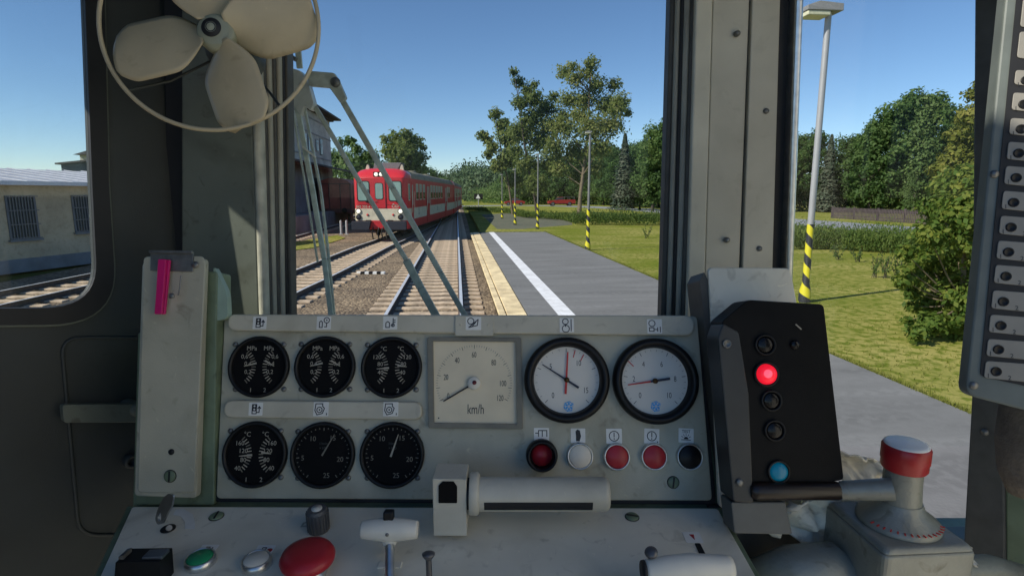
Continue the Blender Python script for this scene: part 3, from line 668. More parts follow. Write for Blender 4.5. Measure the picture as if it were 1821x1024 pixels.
# grab cylinder controller
gc = thing('master_controller', 'horizontal grey cylinder handle on a square bracket between panel and desk', 'controller', DF.W(DF.p(800, 950)))
GF = Fr(EYEV + ray(800, 900) * .775, cab_right, Vector((0, 0, 1)))
gs = .775 / FPX
mb = MB(); mb.prism(GF.M, rpoly(q([(769, 851), (829, 852), (830, 952), (771, 952)], GF), .001, 2), -.045, 0); mb.build('bracket', m_grey2, gc, bevel=.0025)
mb = MB(); mb.prism(GF.M, rpoly(q([(780, 862), (787, 855), (807, 855), (813, 864), (813, 893), (780, 893)], GF), .001, 2), .0005, .0015)
mb.build('window', m_dial, gc)
def xcyl(mb, x0, x1, yc, prof, mat=0, n=40):
    a = GF.p(x0, yc); b = GF.p(x1, yc); L = b.x - a.x
    M = GF.M @ Tm(a.x, a.y, -.022) @ Matrix.Rotation(R(90), 4, 'Y')
    mb.lathe(M, [(r, z * L) for r, z in prof], n, mat)
rC = 31 * gs
mb = MB(); xcyl(mb, 829, 834, 892, [(rC * .9, 0), (rC * .9, 1)]); mb.build('seal_ring', m_rub, gc)
mb = MB(); xcyl(mb, 834, 851, 892, [(rC * 1.18, 0), (rC * 1.22, .1), (rC * 1.22, .8), (rC * 1.1, 1)]); mb.build('collar', m_grey2, gc)
mb = MB(); xcyl(mb, 850, 1087, 893, [(rC * .97, 0), (rC * .97, .96), (rC * .93, .985), (rC * .80, 1), (0, 1.0)]); mb.build('cylinder', m_grey2, gc)
# slot let into the cylinder: darker recessed strip wrapped on its surface
a = GF.p(861, 910); b = GF.p(1054, 913); mb = MB(); n = 6; vs = []; fs = []
c_ = GF.p(850, 893)
for i in range(n + 1):
    t = R(2 - i * 34 / n); rr_ = rC * .985; y_ = c_.y + rr_ * math.sin(t); z_ = -.022 + rr_ * math.cos(t)
    vs += [(a.x, y_, z_), (b.x, y_, z_)]
fs = [(2 * i, 2 * i + 2, 2 * i + 3, 2 * i + 1) for i in range(n)]
mb.add(vs, fs, GF.M, 0, True); mb.build('slot', m_rub, gc)
# white power handle at the lower right
wh = thing('power_handle', 'tapered white handle lying over the right of the desk', 'handle', DF.W(DF.p(1230, 1050)))
WF = Fr(EYEV + ray(1225, 1012) * .68, cab_right, _u)
mb = MB(); mb.lathe(WF.M @ Matrix.Rotation(R(94), 4, 'Y') , [(0.0001, -.054), (.011, -.0535), (.0135, -.05), (.0162, -.027), (.0185, .004), (.017, .016), (.015, .045), (.014, .052), (.0001, .0525)], 32); mb.build('grip', m_white2, wh)
mb = MB(); mb.lathe(WF.M @ Matrix.Rotation(R(94), 4, 'Y'), [(.0001, -.057), (.012, -.0568), (.0125, -.0535), (.0001, -.0535)], 24); mb.build('end_cap', m_rub, wh)
mb = MB(); mb.tube(None, [WF.W((.0, -.01, 0)), DF.W(DF.p(1235, 1090))], .008, 12); mb.build('stem', m_chrome, wh)
mb = MB(); mb.prism(DF.M, rpoly(q([(1235, 966), (1245, 966), (1262, 1000), (1250, 1000)], DF), .002, 4), .0003, .0008); mb.build('lever_slot', m_rub, desk)

# ------------------------------------------------------------ brake valve
bv = thing('brake_valve', 'cast metal brake valve with red capped knob and black handle', 'brake valve', EYEV + ray(1590, 1010) * .80 + Vector((0, 0, -.05)))
vz = .78
def vp(px, py, z=vz): return EYEV + ray(px, py) * z
VU = Vector((0, 0, 1)); VR = cab_right; VF = VU.cross(VR)
axis_o = vp(1592, 900)
Mv = Matrix.Translation(axis_o)
def VM(px, py): p = vp(px, py); return Matrix.Translation(p) @ CR
vs_ = vz / FPX
# square body, turned on its upright axis
VB = Matrix.Translation(vp(1590, 960)) @ CR @ Matrix.Rotation(R(4), 4, 'Z')
mb = MB(); hb = .062; z0, z1 = -.12, .028
pr = [(-hb, -hb), (hb, -hb), (hb, hb), (-hb, hb)]
mb.prism(VB, rpoly(pr, .010, 4), z0, z1 - .008); mb.prism(VB, rpoly(pr, .010, 4), z1 - .0079, z1, taper=.008); mb.build('body', m_cast, bv, bevel=.004, seg=3)
Mt = Matrix.Translation(vp(1592, 960)) @ CR
mb = MB(); mb.lathe(Mt, [(.050, .0285), (.050, .033), (.045, .038), (.031, .048), (.026, .060)], 40); mb.build('collar', m_cast, bv)
mb = MB()
for t in range(200, 330, 9): mb.box(Mt @ Matrix.Rotation(R(t), 4, 'Z'), .0480, 0, .0368, .006, .0016, .0012, 0)
mb.build('scale_mark', [m_redn], bv)
mb = MB(); mb.lathe(Mt, [(.025, .058), (.023, .085), (.023, .10), (.0225, .108)], 36); mb.build('stem', m_cast, bv)
mb = MB(); mb.lathe(Mt, [(.026, .1055), (.0275, .108), (.0275, .116), (.0285, .118), (.0285, .136), (.0265, .139)], 48); mb.build('red_cap', mat('dark_red_plastic', (.38, .015, .02), .35), bv)
mb = MB(); mb.lathe(Mt, [(.0262, .1385), (.0262, .1405), (.022, .1425), (0, .1435)], 40); mb.build('cap_top', mat('bright_cap', (.90, .89, .86), .4, var=.03), bv)
mb = MB(); hy = .072
A = Mt @ Vector((-.02, -.012, .082)); B = vp(1495, 872); Cc = vp(1470, 871)
mb.tube(None, [A, B], [.015, .013], 14); mb.build('arm', m_cast, bv)
D = vp(1333, 872); dd = (B - D).normalized()
mb = MB(); mb.tube(None, [D, D + dd * .004, D + dd * .01, B - dd * .006, B + dd * .002], [.008, .0115, .0125, .0125, .010], 20); mb.build('grip', mat('dark_grip', (.012, .007, .005), .35, var=.4), bv)
mb = MB(); mb.tube(None, [vp(1330, 1040, .84), vp(1410, 1012, .80), vp(1470, 1010, .79), vp(1530, 1050, .80)], [.03, .033, .036, .03], 20); mb.build('pipe', m_cast, bv)
mb = MB(); mb.tube(None, [vp(1690, 1015, .84), vp(1760, 1010, .86), vp(1830, 1030, .88)], .02, 14); mb.build('pipe', m_cast, bv)
# stained cloth
def cloth(name, pts, z, label, seed):
    rnd = random.Random(seed); n = 14; vs = []; fs = []
    P = [vp(px, py, z) for px, py in pts]
    for i in range(n + 1):
        for j in range(n + 1):
            s, t = i / n, j / n
            p = P[0] * (1 - s) * (1 - t) + P[1] * s * (1 - t) + P[2] * s * t + P[3] * (1 - s) * t
            d = noise.noise(Vector((s * 3.1 + seed, t * 3.3, 0))) * .04 + noise.noise(Vector((s * 8 + seed, t * 8, 3))) * .014
            vs.append(p + _f * d + VU * noise.noise(Vector((s * 4, t * 4, seed))) * .012)
    for i in range(n):
        for j in range(n): a = i * (n + 1) + j; fs.append((a, a + 1, a + n + 2, a + n + 1))
    mb = MB(); mb.add(vs, fs, None, 0, True); o = mb.build(name, m_cloth, loc=P[3]); so = o.modifiers.new('s', 'SOLIDIFY'); so.thickness = .003
    tag(o, label, 'cloth')
cloth('rag', [(1400, 888), (1520, 868), (1505, 1000), (1340, 925)], .84, 'stained beige rag crumpled beside the brake valve', 1)
cloth('rag', [(1488, 808), (1570, 820), (1566, 905), (1490, 900)], .88, 'pale crumpled rag lying behind the brake valve handle', 5)
cloth('rag', [(1685, 955), (1715, 965), (1722, 1010), (1680, 1015)], .86, 'small pale rag right of the brake valve body', 9)

# ------------------------------------------------------------ breaker board
BR = Fr(EYEV + ray(1760, 500) * .56, (cab_right * .94 - _f * .34), _u * .995 + _r * .115)
bs = .56 / FPX
br = thing('breaker_board', 'grey board of beige breaker label plates at the right edge', 'breaker board', BR.W(BR.p(1760, 700, -.02)))
mb = MB(); mb.prism(BR.M, rpoly(q([(1796, -80), (2100, -160), (2060, 790), (1717, 702)], BR), .010, 5), -.022, 0); mb.build('frame', mat('board_frame', (.14, .16, .145), .5, var=.12), br, bevel=.002)
mb = MB(); inn = q([(1814, -80), (2060, -140), (2020, 730), (1742, 668)], BR); mb.prism(BR.M, rpoly(inn, .004, 3), .0004, .0012); mb.build('back_plate', m_rub, br)
rows = [(-40, -3), (3, 58), (62, 113), (130, 160), (170, 205), (215, 248), (257, 292), (300, 336), (344, 380), (388, 424), (432, 468), (475, 511), (520, 556), (563, 598), (606, 640), (645, 679)]
def edge(y): return 1817 - (y) * .1035 + .5
for k, (y0, y1) in enumerate(rows):
    y0_, y1_ = y0 - 6, y1 - 6
    mb = MB(); L0, L1 = edge(y0_), edge(y1_)
    mb.prism(BR.M, rpoly(q([(L0, y0_ + 2), (L0 + 160, y0_ + 14), (L1 + 160, y1_ + 14), (L1, y1_ - 2)], BR), .003, 3), .0014, .0024)
    pl = mb.build('label_plate', m_board, br, bevel=.0005)
    yc = (y0_ + y1_) / 2; xc = (L0 + L1) / 2
    if k >= 3:
        mb = MB()
        for dx in ((22, 78) if k % 3 == 1 else (22,)):
            mb.lathe(BR.at(xc + dx, yc + 3 + dx * .06, .0024), [(.0046, 0), (.0044, .0008), (.0035, .001), (.003, .0003), (0, .0003)], 18)
        mb.build('switch', m_black, pl)
        mb = MB(); mb.text(BR.at(xc + 8, yc + 12, .0026), '1', .006); mb.text(BR.at(xc + 46, yc + 16, .0026), '2', .006); mb.build('number', m_ink, pl)
for px, py in ((1731, 685), (1768, 310)): mb = MB(); mb.lathe(BR.at(px, py, 0), [(.004, 0), (.0035, .002), (0, .0025)], 14); mb.build('screw', m_steel, br)
# brown cushion hanging below the board
mb = MB(); cp = vp(1835, 790, .62); Mq = Matrix.Translation(cp) @ CR
mb.lathe(Mq, [(.0001, -.062), (.015, -.058), (.026, -.035), (.032, 0), (.032, .045), (.028, .06), (.0001, .062)], 24)
o = mb.build('coat', mat('brown_cloth', (.16, .13, .10), .9, var=.25, scale=30, bump=.3), loc=cp); tag(o, 'brown cloth hanging below the breaker board', 'cloth')

# ------------------------------------------------------------ fan
FZ = .80; fs_ = FZ / FPX
FF = Fr(EYEV + ray(384, 58) * FZ, (_r + _f * .10), _u)
fan = thing('cab_fan', 'cream four bladed cab fan in a thin wire ring', 'fan', FF.W((0, .0, -.08)))
ce = FF.p(377, 46)
mb = MB(); mb.tube(FF.M, [(ce.x + .1465 * math.cos(t), ce.y + .1475 * math.sin(t), .004) for t in [2 * math.pi * i / 96 for i in range(96)]], .0030, 10, closed=True); mb.build('guard_ring', m_fan, fan)
mb = MB()
for t in (40, 130, 220, 310):
    mb.tube(FF.M, [(.0 + .03 * math.cos(R(t)), .03 * math.sin(R(t)), -.05), (ce.x + .10 * math.cos(R(t)), ce.y + .10 * math.sin(R(t)), -.045), (ce.x + .1465 * math.cos(R(t)), ce.y + .1475 * math.sin(R(t)), .0)], .002, 8)
mb.build('guard_wire', m_dark, fan)
mb = MB(); mb.lathe(FF.M, [(.026, -.018), (.0265, -.004), (.024, .004), (.0235, .004), (.021, .009), (.020, .0085), (.0165, .013), (.0155, .0125), (.012, .016), (.011, .0155), (.007, .018), (.006, .0175), (.0025, .0195), (0, .0197)], 40)
mb.build('hub', mat('fan_hub', (.30, .31, .22), .35, var=.1), fan)
mb = MB(); mb.lathe(FF.M, [(.0132, .0158), (.0122, .0163), (.0085, .0173), (.0078, .0179)], 32); mb.build('hub_ring', m_rub, fan)
mb = MB(); mb.lathe(FF.M, [(.030, -.11), (.036, -.10), (.036, -.05), (.028, -.035), (.02, -.02)], 32); mb.build('motor', m_dark, fan)
mb = MB(); mb.tube(FF.M, [(.02, .0, -.09), (.06, .09, -.10), (.07, .20, -.12)], .014, 14); mb.build('mount_arm', m_dark, fan)
def blade(deg, L, W0, W1, off=0):
    M = FF.M @ Matrix.Rotation(R(deg), 4, 'Z') @ Tm(0, 0, -.002)
    n = 26; m = 12; vs = []; fs = []
    def half(t):                               # half width along the blade
        ks = [(0, W0 * .40), (.40, W1), (.78, W1 * .98), (.95, W1 * .72), (1, W1 * .52)]
        for (a, x), (b, y) in zip(ks, ks[1:]):
            if t <= b: u = (t - a) / (b - a); u = math.sin(u * math.pi / 2) if a == 0 else u ** 1.6; return x + (y - x) * u
        return ks[-1][1]
    for i in range(n + 1):
        t = i / n; x = .017 + t * (L - .017); h = half(t)
        for j in range(m + 1):
            s = j / m * 2 - 1; y = s * h + off * t
            z = .016 * s * (1 - .35 * t) + .006 * (1 - s * s)
            vs.append((x, y, z))
    for i in range(n):
        for j in range(m): a = i * (m + 1) + j; fs.append((a, a + m + 1, a + m + 2, a + 1))
    mb = MB(); mb.add(vs, fs, M, 0, True); o = mb.build('blade', m_fan, fan)
    so = o.modifiers.new('s', 'SOLIDIFY'); so.thickness = .0016
for deg, L, a, b in ((-72, .138, .036, .042), (-164, .139, .040, .047), (16, .139, .040, .047), (108, .138, .036, .042)): blade(deg, L, a, b)

# ------------------------------------------------------------ wiper
wp = thing('windscreen_wiper', 'pantograph windscreen wiper with two long arms outside the glass', 'wiper', C(-.40, 1.22, .3))
WP = Fr(C(0, 1.225, 0), cab_right, Vector((0, 0, 1)))
def wbar(pts, w_, z, m, name, th=.006):
    mb = MB(); P = [Vector(WP.q(x, y)) for x, y in pts]
    for a, b in zip(P, P[1:]):
        d = (b - a).normalized(); n_ = Vector((-d.y, d.x)) * w_ / 2
        mb.prism(WP.M, [tuple(a + n_), tuple(a - n_), tuple(b - n_), tuple(b + n_)], z, z + th)
    return mb.build(name, m, wp, bevel=.0015)
wbar([(612, 182), (700, 335), (784, 484), (831, 566)], .012, .005, m_wiper, 'arm')
wbar([(560, 190), (640, 325), (722, 462)], .010, -.004, m_wiper, 'arm')
wbar([(722, 462), (748, 512), (778, 566)], .017, -.004, m_wiper, 'blade_holder')
mb = MB(); mb.prism(WP.M, rpoly(q([(552, 130), (600, 134), (608, 146), (622, 178), (612, 188), (592, 160), (556, 157)], WP), .004, 3), .012, .024); mb.build('crank', m_wiper, wp, bevel=.002)
mb = MB(); mb.lathe(WP.at(597, 147, .024), [(.010, 0), (.010, .003), (.006, .006), (0, .006)], 18); mb.build('pivot', m_steel, wp)
m_haze = mat('milky_plastic', (.50, .53, .51), .4, var=.15)
mb = MB(); mb.prism(WP.M, rpoly(q([(516, 122), (538, 128), (552, 150), (562, 186), (556, 200), (545, 188), (538, 208), (524, 190), (510, 170)], WP), .006, 4), -.01, .012); mb.build('gear_cover', m_haze, wp, bevel=.003)
wbar([(526, -30), (532, 60), (538, 125)], .012, .012, m_wiper, 'drive_rod')
wbar([(514, 96), (534, 112)], .008, .018, m_steel, 'link')
wbar([(530, 190), (556, 330), (578, 460), (591, 566)], .0115, .002, m_wiper_l, 'arm')
wbar([(541, 192), (570, 340), (584, 460), (594, 566)], .006, -.006, m_wiper, 'blade')
wbar([(522, 190), (545, 330), (567, 466)], .004, .004, m_wiper, 'blade')
wbar([(542, 262), (566, 281)], .004, .012, m_white2, 'clip')
# ------------------------------------------------------------ outdoor materials
def ground_mat(name, c1, c2, c3, s1, s2, rough=.95, bump=.3, bs=None, pos=(.35, .65), stretch=None):
    m, t, b = nodes(name); L = t.links
    tc = t.nodes.new('ShaderNodeTexCoord'); v = tc.outputs['Object']
    if stretch:
        mp = t.nodes.new('ShaderNodeMapping'); mp.inputs['Scale'].default_value = stretch; L.new(v, mp.inputs[0]); v = mp.outputs[0]
    n1 = t.nodes.new('ShaderNodeTexNoise'); n1.inputs['Scale'].default_value = s1; n1.inputs['Detail'].default_value = 5; L.new(v, n1.inputs['Vector'])
    n2 = t.nodes.new('ShaderNodeTexNoise'); n2.inputs['Scale'].default_value = s2; n2.inputs['Detail'].default_value = 3; L.new(tc.outputs['Object'], n2.inputs['Vector'])
    r1 = t.nodes.new('ShaderNodeValToRGB'); r1.color_ramp.elements[0].position = pos[0]; r1.color_ramp.elements[1].position = pos[1]
    r1.color_ramp.elements[0].color = c1; r1.color_ramp.elements[1].color = c2; L.new(n1.outputs[0], r1.inputs[0])
    r2 = t.nodes.new('ShaderNodeValToRGB'); r2.color_ramp.elements[0].position = .45; r2.color_ramp.elements[1].position = .62
    r2.color_ramp.elements[0].color = (0, 0, 0, 1); r2.color_ramp.elements[1].color = (1, 1, 1, 1); L.new(n2.outputs[0], r2.inputs[0])
    mx = t.nodes.new('ShaderNodeMix'); mx.data_type = 'RGBA'; L.new(r2.outputs[0], mx.inputs[0]); L.new(r1.outputs[0], mx.inputs[6]); mx.inputs[7].default_value = c3
    L.new(mx.outputs[2], b.inputs['Base Color']); b.inputs['Roughness'].default_value = rough; b.inputs['Specular IOR Level'].default_value = .05
    n3 = t.nodes.new('ShaderNodeTexNoise'); n3.inputs['Scale'].default_value = bs or s2; n3.inputs['Detail'].default_value = 5; L.new(tc.outputs['Object'], n3.inputs['Vector'])
    bp = t.nodes.new('ShaderNodeBump'); bp.inputs['Strength'].default_value = bump; bp.inputs['Distance'].default_value = .04
    L.new(n3.outputs[0], bp.inputs['Height']); L.new(bp.outputs[0], b.inputs['Normal'])
    return m
def c4(r, g, b): return (r, g, b, 1)
m_grass = ground_mat('grass', c4(.165, .195, .024), c4(.36, .32, .10), c4(.13, .165, .02), .35, 6, bump=.5, bs=30, stretch=(.6, 1.2, 1))
m_field = ground_mat('field', c4(.09, .11, .03), c4(.15, .15, .05), c4(.07, .09, .025), .08, 1.2)
def ballast_mat():
    m, t, b = nodes('ballast'); L = t.links; tc = t.nodes.new('ShaderNodeTexCoord')
    vo = t.nodes.new('ShaderNodeTexVoronoi'); vo.inputs['Scale'].default_value = 17; L.new(tc.outputs['Object'], vo.inputs['Vector'])
    n = t.nodes.new('ShaderNodeTexNoise'); n.inputs['Scale'].default_value = .6; n.inputs['Detail'].default_value = 6; L.new(tc.outputs['Object'], n.inputs['Vector'])
    sp = t.nodes.new('ShaderNodeSeparateColor'); L.new(vo.outputs['Color'], sp.inputs[0])
    r = t.nodes.new('ShaderNodeValToRGB'); e = r.color_ramp.elements; e[0].color = c4(.115, .082, .055); e[1].color = c4(.37, .29, .205); e[0].position = .1; L.new(sp.outputs[0], r.inputs[0])
    r2 = t.nodes.new('ShaderNodeValToRGB'); r2.color_ramp.elements[0].color = c4(.62, .60, .58); r2.color_ramp.elements[1].color = c4(1.15, 1.1, 1.0); r2.color_ramp.elements[0].position = .35; r2.color_ramp.elements[1].position = .65; L.new(n.outputs[0], r2.inputs[0])
    mx = t.nodes.new('ShaderNodeMix'); mx.data_type = 'RGBA'; mx.blend_type = 'MULTIPLY'; mx.inputs[0].default_value = 1; L.new(r.outputs[0], mx.inputs[6]); L.new(r2.outputs[0], mx.inputs[7])
    L.new(mx.outputs[2], b.inputs['Base Color']); b.inputs['Roughness'].default_value = .95
    bp = t.nodes.new('ShaderNodeBump'); bp.inputs['Strength'].default_value = .8; bp.inputs['Distance'].default_value = .04; bp.invert = True
    L.new(vo.outputs['Distance'], bp.inputs['Height']); L.new(bp.outputs[0], b.inputs['Normal']); return m
m_ballast = ballast_mat()
m_path = ground_mat('gravel_path', c4(.10, .12, .09), c4(.15, .16, .12), c4(.17, .155, .12), .5, 3)
m_road = mat('road_asphalt', (.24, .25, .27), .9, var=.1, scale=3)
m_rail = mat('rail_steel', (.74, .76, .80), .42, .35, var=.08, scale=4)
m_railside = mat('rust_rail', (.10, .075, .06), .8, var=.3, scale=10)
m_sleeper = mat('wood_sleeper', (.50, .385, .275), .9, var=.35, scale=5, bump=.4, bscale=60)

# ------------------------------------------------------------ terrain
ZB = -.17; ZG = .02; ZP = .10
def sheet(name, pts, z, m, z0=None):
    mb = MB()
    if z0 is None: mb.add([(p[0], p[1], z) for p in pts], [tuple(range(len(pts)))], None, 0)
    else: mb.prism(None, [(p[0], p[1]) for p in pts], z0, z)
    return struct(mb.build(name, m))
sheet('ground', [(-2500, -400), (2500, -400), (2500, 3500), (-2500, 3500)], -.24, m_field)
sheet('track_bed', [(-13.2, -25), (.80, -25), (.84, 36), (1.0, 60), (1.3, 400), (-13.2, 400)], ZB, m_ballast, -.6)
sheet('grass', [(5.36, -25), (400, -25), (400, 400), (1.7, 400), (1.6, 60), (1.45, 35.9), (5.36, 35.9)], ZG, m_grass, -.6)
sheet('grass', [(-60, 39), (-13.25, 39), (-13.25, 400), (-60, 400)], -.1, m_grass, -.6)
sheet('grass_verge', [gnd(520, 446, ZB)[:2], gnd(560, 441, ZB)[:2], gnd(614, 424, ZB)[:2], gnd(600, 419, ZB)[:2], gnd(520, 432, ZB)[:2]], ZB + .03, m_grass, -.5)
pp = [gnd(x, y, ZG)[:2] for x, y in ((856, 382), (908, 379), (1015, 392.5), (1018, 400), (955, 405), (931, 407.5), (884, 407.5))]
sheet('path', pp, ZG + .005, m_path)
# road, curving from the level crossing to the right
rd = [(-45, 106), (-5, 110), (9, 117), (19, 114), (25.5, 99), (28, 80), (28.5, 60), (29, 42), (30, 20), (31, -10)]
def smooth(pts, n=6):
    out = []
    for i in range(len(pts) - 1):
        p0 = Vector(pts[max(i - 1, 0)]); p1 = Vector(pts[i]); p2 = Vector(pts[i + 1]); p3 = Vector(pts[min(i + 2, len(pts) - 1)])
        for k in range(n):
            t = k / n; out.append(.5 * ((2 * p1) + (p2 - p0) * t + (2 * p0 - 5 * p1 + 4 * p2 - p3) * t * t + (3 * p1 - p0 - 3 * p2 + p3) * t ** 3))
    out.append(Vector(pts[-1])); return out
def ribbon(name, pts, wd, z, m):
    vs = []; fs = []
    for i, p in enumerate(pts):
        d = (pts[min(i + 1, len(pts) - 1)] - pts[max(i - 1, 0)]).normalized(); n_ = Vector((-d.y, d.x)) * wd / 2
        vs += [(p.x + n_.x, p.y + n_.y, z), (p.x - n_.x, p.y - n_.y, z)]
    fs = [(2 * i, 2 * i + 1, 2 * i + 3, 2 * i + 2) for i in range(len(pts) - 1)]
    mb = MB(); mb.add(vs, fs); return struct(mb.build(name, m))
rdp = smooth(rd); ribbon('road', rdp, 7.0, ZG + .006, m_road)
# platform
m_plat = ground_mat('platform_paving', c4(.165, .165, .165), c4(.235, .235, .235), c4(.20, .20, .20), 1.2, 9, bump=.15, bs=40, stretch=(.35, 1.6, 1))
m_curb = mat('sand_slab', (.80, .62, .37), .85, dirt=.35, var=.30, scale=2.6, detail=6, bump=.2, bscale=40)
xe = gnd(887, 557, ZP).x; xe2 = gnd(936, 557, ZP).x
Y1 = 34.2
sheet('platform', [(xe2, -25), (5.3, -25), (5.3, Y1), (xe2 + .03, Y1)], ZP, m_plat, -.5)
sheet('platform_side', [(xe + .07, -25), (xe2 - .005, -25), (xe2 + .02, Y1), (xe + .09, Y1)], ZP - .06, mat('platform_wall', (.10, .09, .075), .9, var=.3, scale=3), -.5)
mb = MB(); rnd = random.Random(3)
yy = -6.0
while yy < Y1 - .5:
    mb.box(None, (xe + .15 + xe2) / 2, yy + .495, ZP - .027 + rnd.uniform(-.004, .004), xe2 - xe - .16, .970, .066)
    mb.box(None, xe + .065, yy + .30 + rnd.uniform(-.01, .01), ZP - .030 + rnd.uniform(-.004, .004), .13, .965, .072); yy += 1.0
o = struct(mb.build('platform_edge', m_curb, bevel=.008, seg=1))
xs1 = gnd(992, 558, ZP).x; xs2 = gnd(1022, 558, ZP).x
sheet('platform_line', [(xs1, -25), (xs2, -25), (xs2 - .02, Y1 - .02), (xs1 - .02, Y1 - .02)], ZP + .004, mat('line_paint', (.82, .82, .84), .7, var=.10, scale=3, dirt=.35))

# ------------------------------------------------------------ tracks
def rail_mesh(path, off):
    prof = [(-.035, 0), (-.035, -.03), (-.008, -.04), (-.008, -.11), (-.07, -.125), (-.07, -.14), (.07, -.14), (.07, -.125), (.008, -.11), (.008, -.04), (.035, -.03), (.035, 0)]
    n = len(prof); vs = []; fs = []; ms = []
    P = []
    for i, p in enumerate(path):
        d = (path[min(i + 1, len(path) - 1)] - path[max(i - 1, 0)]).normalized(); nn = Vector((d.y, -d.x))
        for x, z in prof: q_ = p + nn * (off + x); vs.append((q_.x, q_.y, z))
    mb = MB(); k = len(path)
    side = [(i * n + j, i * n + (j + 1) % n, (i + 1) * n + (j + 1) % n, (i + 1) * n + j) for i in range(k - 1) for j in range(n)]
    mb.add(vs, side, None, 1)
    for idx in range(len(mb.f)):
        if idx % n == n - 1: mb.m[idx] = 0
    return mb
def track(label, pts, y_near, y_far, lab_rails=None, skip=lambda y: False):
    path = smooth(pts, 8)
    t = thing('railway_track', label, 'railway track', (pts[0][0], pts[0][1], ZB))
    for s in (-1, 1): rail_mesh(path, s * .7525).build('rail', [m_rail, m_railside], t)
    pos = []; acc = 0; last = path[0]
    for i in range(len(path) - 1):
        a, b = path[i], path[i + 1]; L = (b - a).length; d = (b - a) / L; s_ = -acc
        while s_ + .6 <= L:
            s_ += .6; p = a + d * s_; pos.append((p, d))
        acc = L - s_
    pos = [q_ for q_ in pos if q_[0].y > y_near and q_[0].y < y_far and not skip(q_[0].y)]
    rnd = random.Random(5); proto = None
    far = MB()
    for k, (p, d) in enumerate(pos):
        a = math.atan2(d.y, d.x) - math.pi / 2; M = Matrix.Translation((p.x, p.y, 0)) @ Matrix.Rotation(a + rnd.uniform(-.01, .01), 4, 'Z')
        if k < 95:
            if proto is None:
                mb = MB(); mb.box(None, t['_wl'][0], t['_wl'][1], t['_wl'][2] - .02, 2.5, .25, .1); proto = mb.build('sleeper', m_sleeper, t, bevel=.012, seg=1); o = proto
            else: o = proto.copy(); COL.objects.link(o); o.parent = t
            o.location = Vector((p.x, p.y, ZB + .005 + rnd.uniform(-.004, .004))) - Vector(t['_wl']); o.rotation_euler = (0, 0, a + rnd.uniform(-.012, .012))
        else: far.box(M, 0, 0, ZB - .015, 2.5, .25, .1)
    if far.v: o = far.build('far_sleepers', m_sleeper, t); o['kind'] = 'stuff'
    return t
track('straight railway track beside the platform running to the horizon', [(-.69, -12), (-.69, 10), (-.69, 40), (-.69, 80), (-.66, 150), (-.2, 260)], 6, 130)
track('curving railway track under the red railcar', [(-6.3, -12), (-5.25, 5), (-4.69, 14), (-4.36, 18), (-3.88, 26.4), (-3.5, 30.5), (-2.65, 42), (-1.65, 56), (-.95, 70), (-.72, 82)], 6, 74)
track('railway track between the left buildings and the curving track', [(-11.6, -12), (-10.9, 8), (-10.1, 22), (-9.9, 34), (-10.1, 50), (-10.6, 70)], 6, 60)

# ------------------------------------------------------------ small trackside things
mk = thing('marker_board', 'low black and white striped fouling bar on the ballast between the tracks', 'marker', gnd(660, 487, ZB))
a = gnd(635, 487, ZB); b = gnd(685, 487, ZB); mb = MB(); L = (b - a).length; ang = math.atan2(b.y - a.y, b.x - a.x)
M = Matrix.Translation(a) @ Matrix.Rotation(ang, 4, 'Z')
mb.prism(M, rpoly([(0, -.07), (L, -.07), (L, .07), (0, .07)], .03, 3), 0, .07); mb.build('bar', mat('white_paint', (.82, .82, .80), .6), mk)
for k in (1, 3, 5): mb = MB(); mb.box(M, L * (k + .5) / 7, 0, .038, L / 7, .146, .074); mb.build('black_band', m_black, mk)
for px, l in ((607, 'left of two short grey posts beside the train front'), (617, 'right of two short grey posts beside the train front')):
    p = gnd(px, 417, ZB); mb = MB(); mb.lathe(Matrix.Translation(p), [(.07, 0), (.07, .82), (.055, .88), (0, .9)], 12)
    mb.box(Matrix.Translation(p), 0, 0, .02, .22, .22, .06); tag(mb.build('short_post', mat('concrete_grey', (.35, .36, .38), .8), loc=p), l, 'post', 'short posts beside the train')

# ------------------------------------------------------------ lamps
def stripe_mat():
    m, t, b = nodes('hazard_stripes'); L = t.links; tc = t.nodes.new('ShaderNodeTexCoord'); sp = t.nodes.new('ShaderNodeSeparateXYZ'); L.new(tc.outputs['Object'], sp.inputs[0])
    at = t.nodes.new('ShaderNodeMath'); at.operation = 'ARCTAN2'; L.new(sp.outputs[1], at.inputs[0]); L.new(sp.outputs[0], at.inputs[1])
    a1 = t.nodes.new('ShaderNodeMath'); a1.operation = 'MULTIPLY'; a1.inputs[1].default_value = 1 / (2 * math.pi); L.new(at.outputs[0], a1.inputs[0])
    z1 = t.nodes.new('ShaderNodeMath'); z1.operation = 'MULTIPLY_ADD'; z1.inputs[1].default_value = 2.3; L.new(sp.outputs[2], z1.inputs[0]); L.new(a1.outputs[0], z1.inputs[2])
    fr = t.nodes.new('ShaderNodeMath'); fr.operation = 'FRACT'; L.new(z1.outputs[0], fr.inputs[0])
    gt = t.nodes.new('ShaderNodeMath'); gt.operation = 'GREATER_THAN'; gt.inputs[1].default_value = .5; L.new(fr.outputs[0], gt.inputs[0])
    mx = t.nodes.new('ShaderNodeMix'); mx.data_type = 'RGBA'; mx.inputs[6].default_value = c4(.62, .55, .02); mx.inputs[7].default_value = c4(.02, .022, .03); L.new(gt.outputs[0], mx.inputs[0])
    L.new(mx.outputs[2], b.inputs['Base Color']); b.inputs['Roughness'].default_value = .5; return m
m_stripe = stripe_mat(); m_pole = mat('pole_paint', (.36, .36, .37), .45, .2, var=.06, scale=3); m_lampshell = mat('lamp_shell', (.22, .22, .22), .6); m_lampglass = mat('lamp_glass', (.62, .60, .42), .4)
m_pole_far = mat('far_pole_paint', (.17, .17, .17), .6, .0, var=.2, scale=3)  # darker grey for the far poles
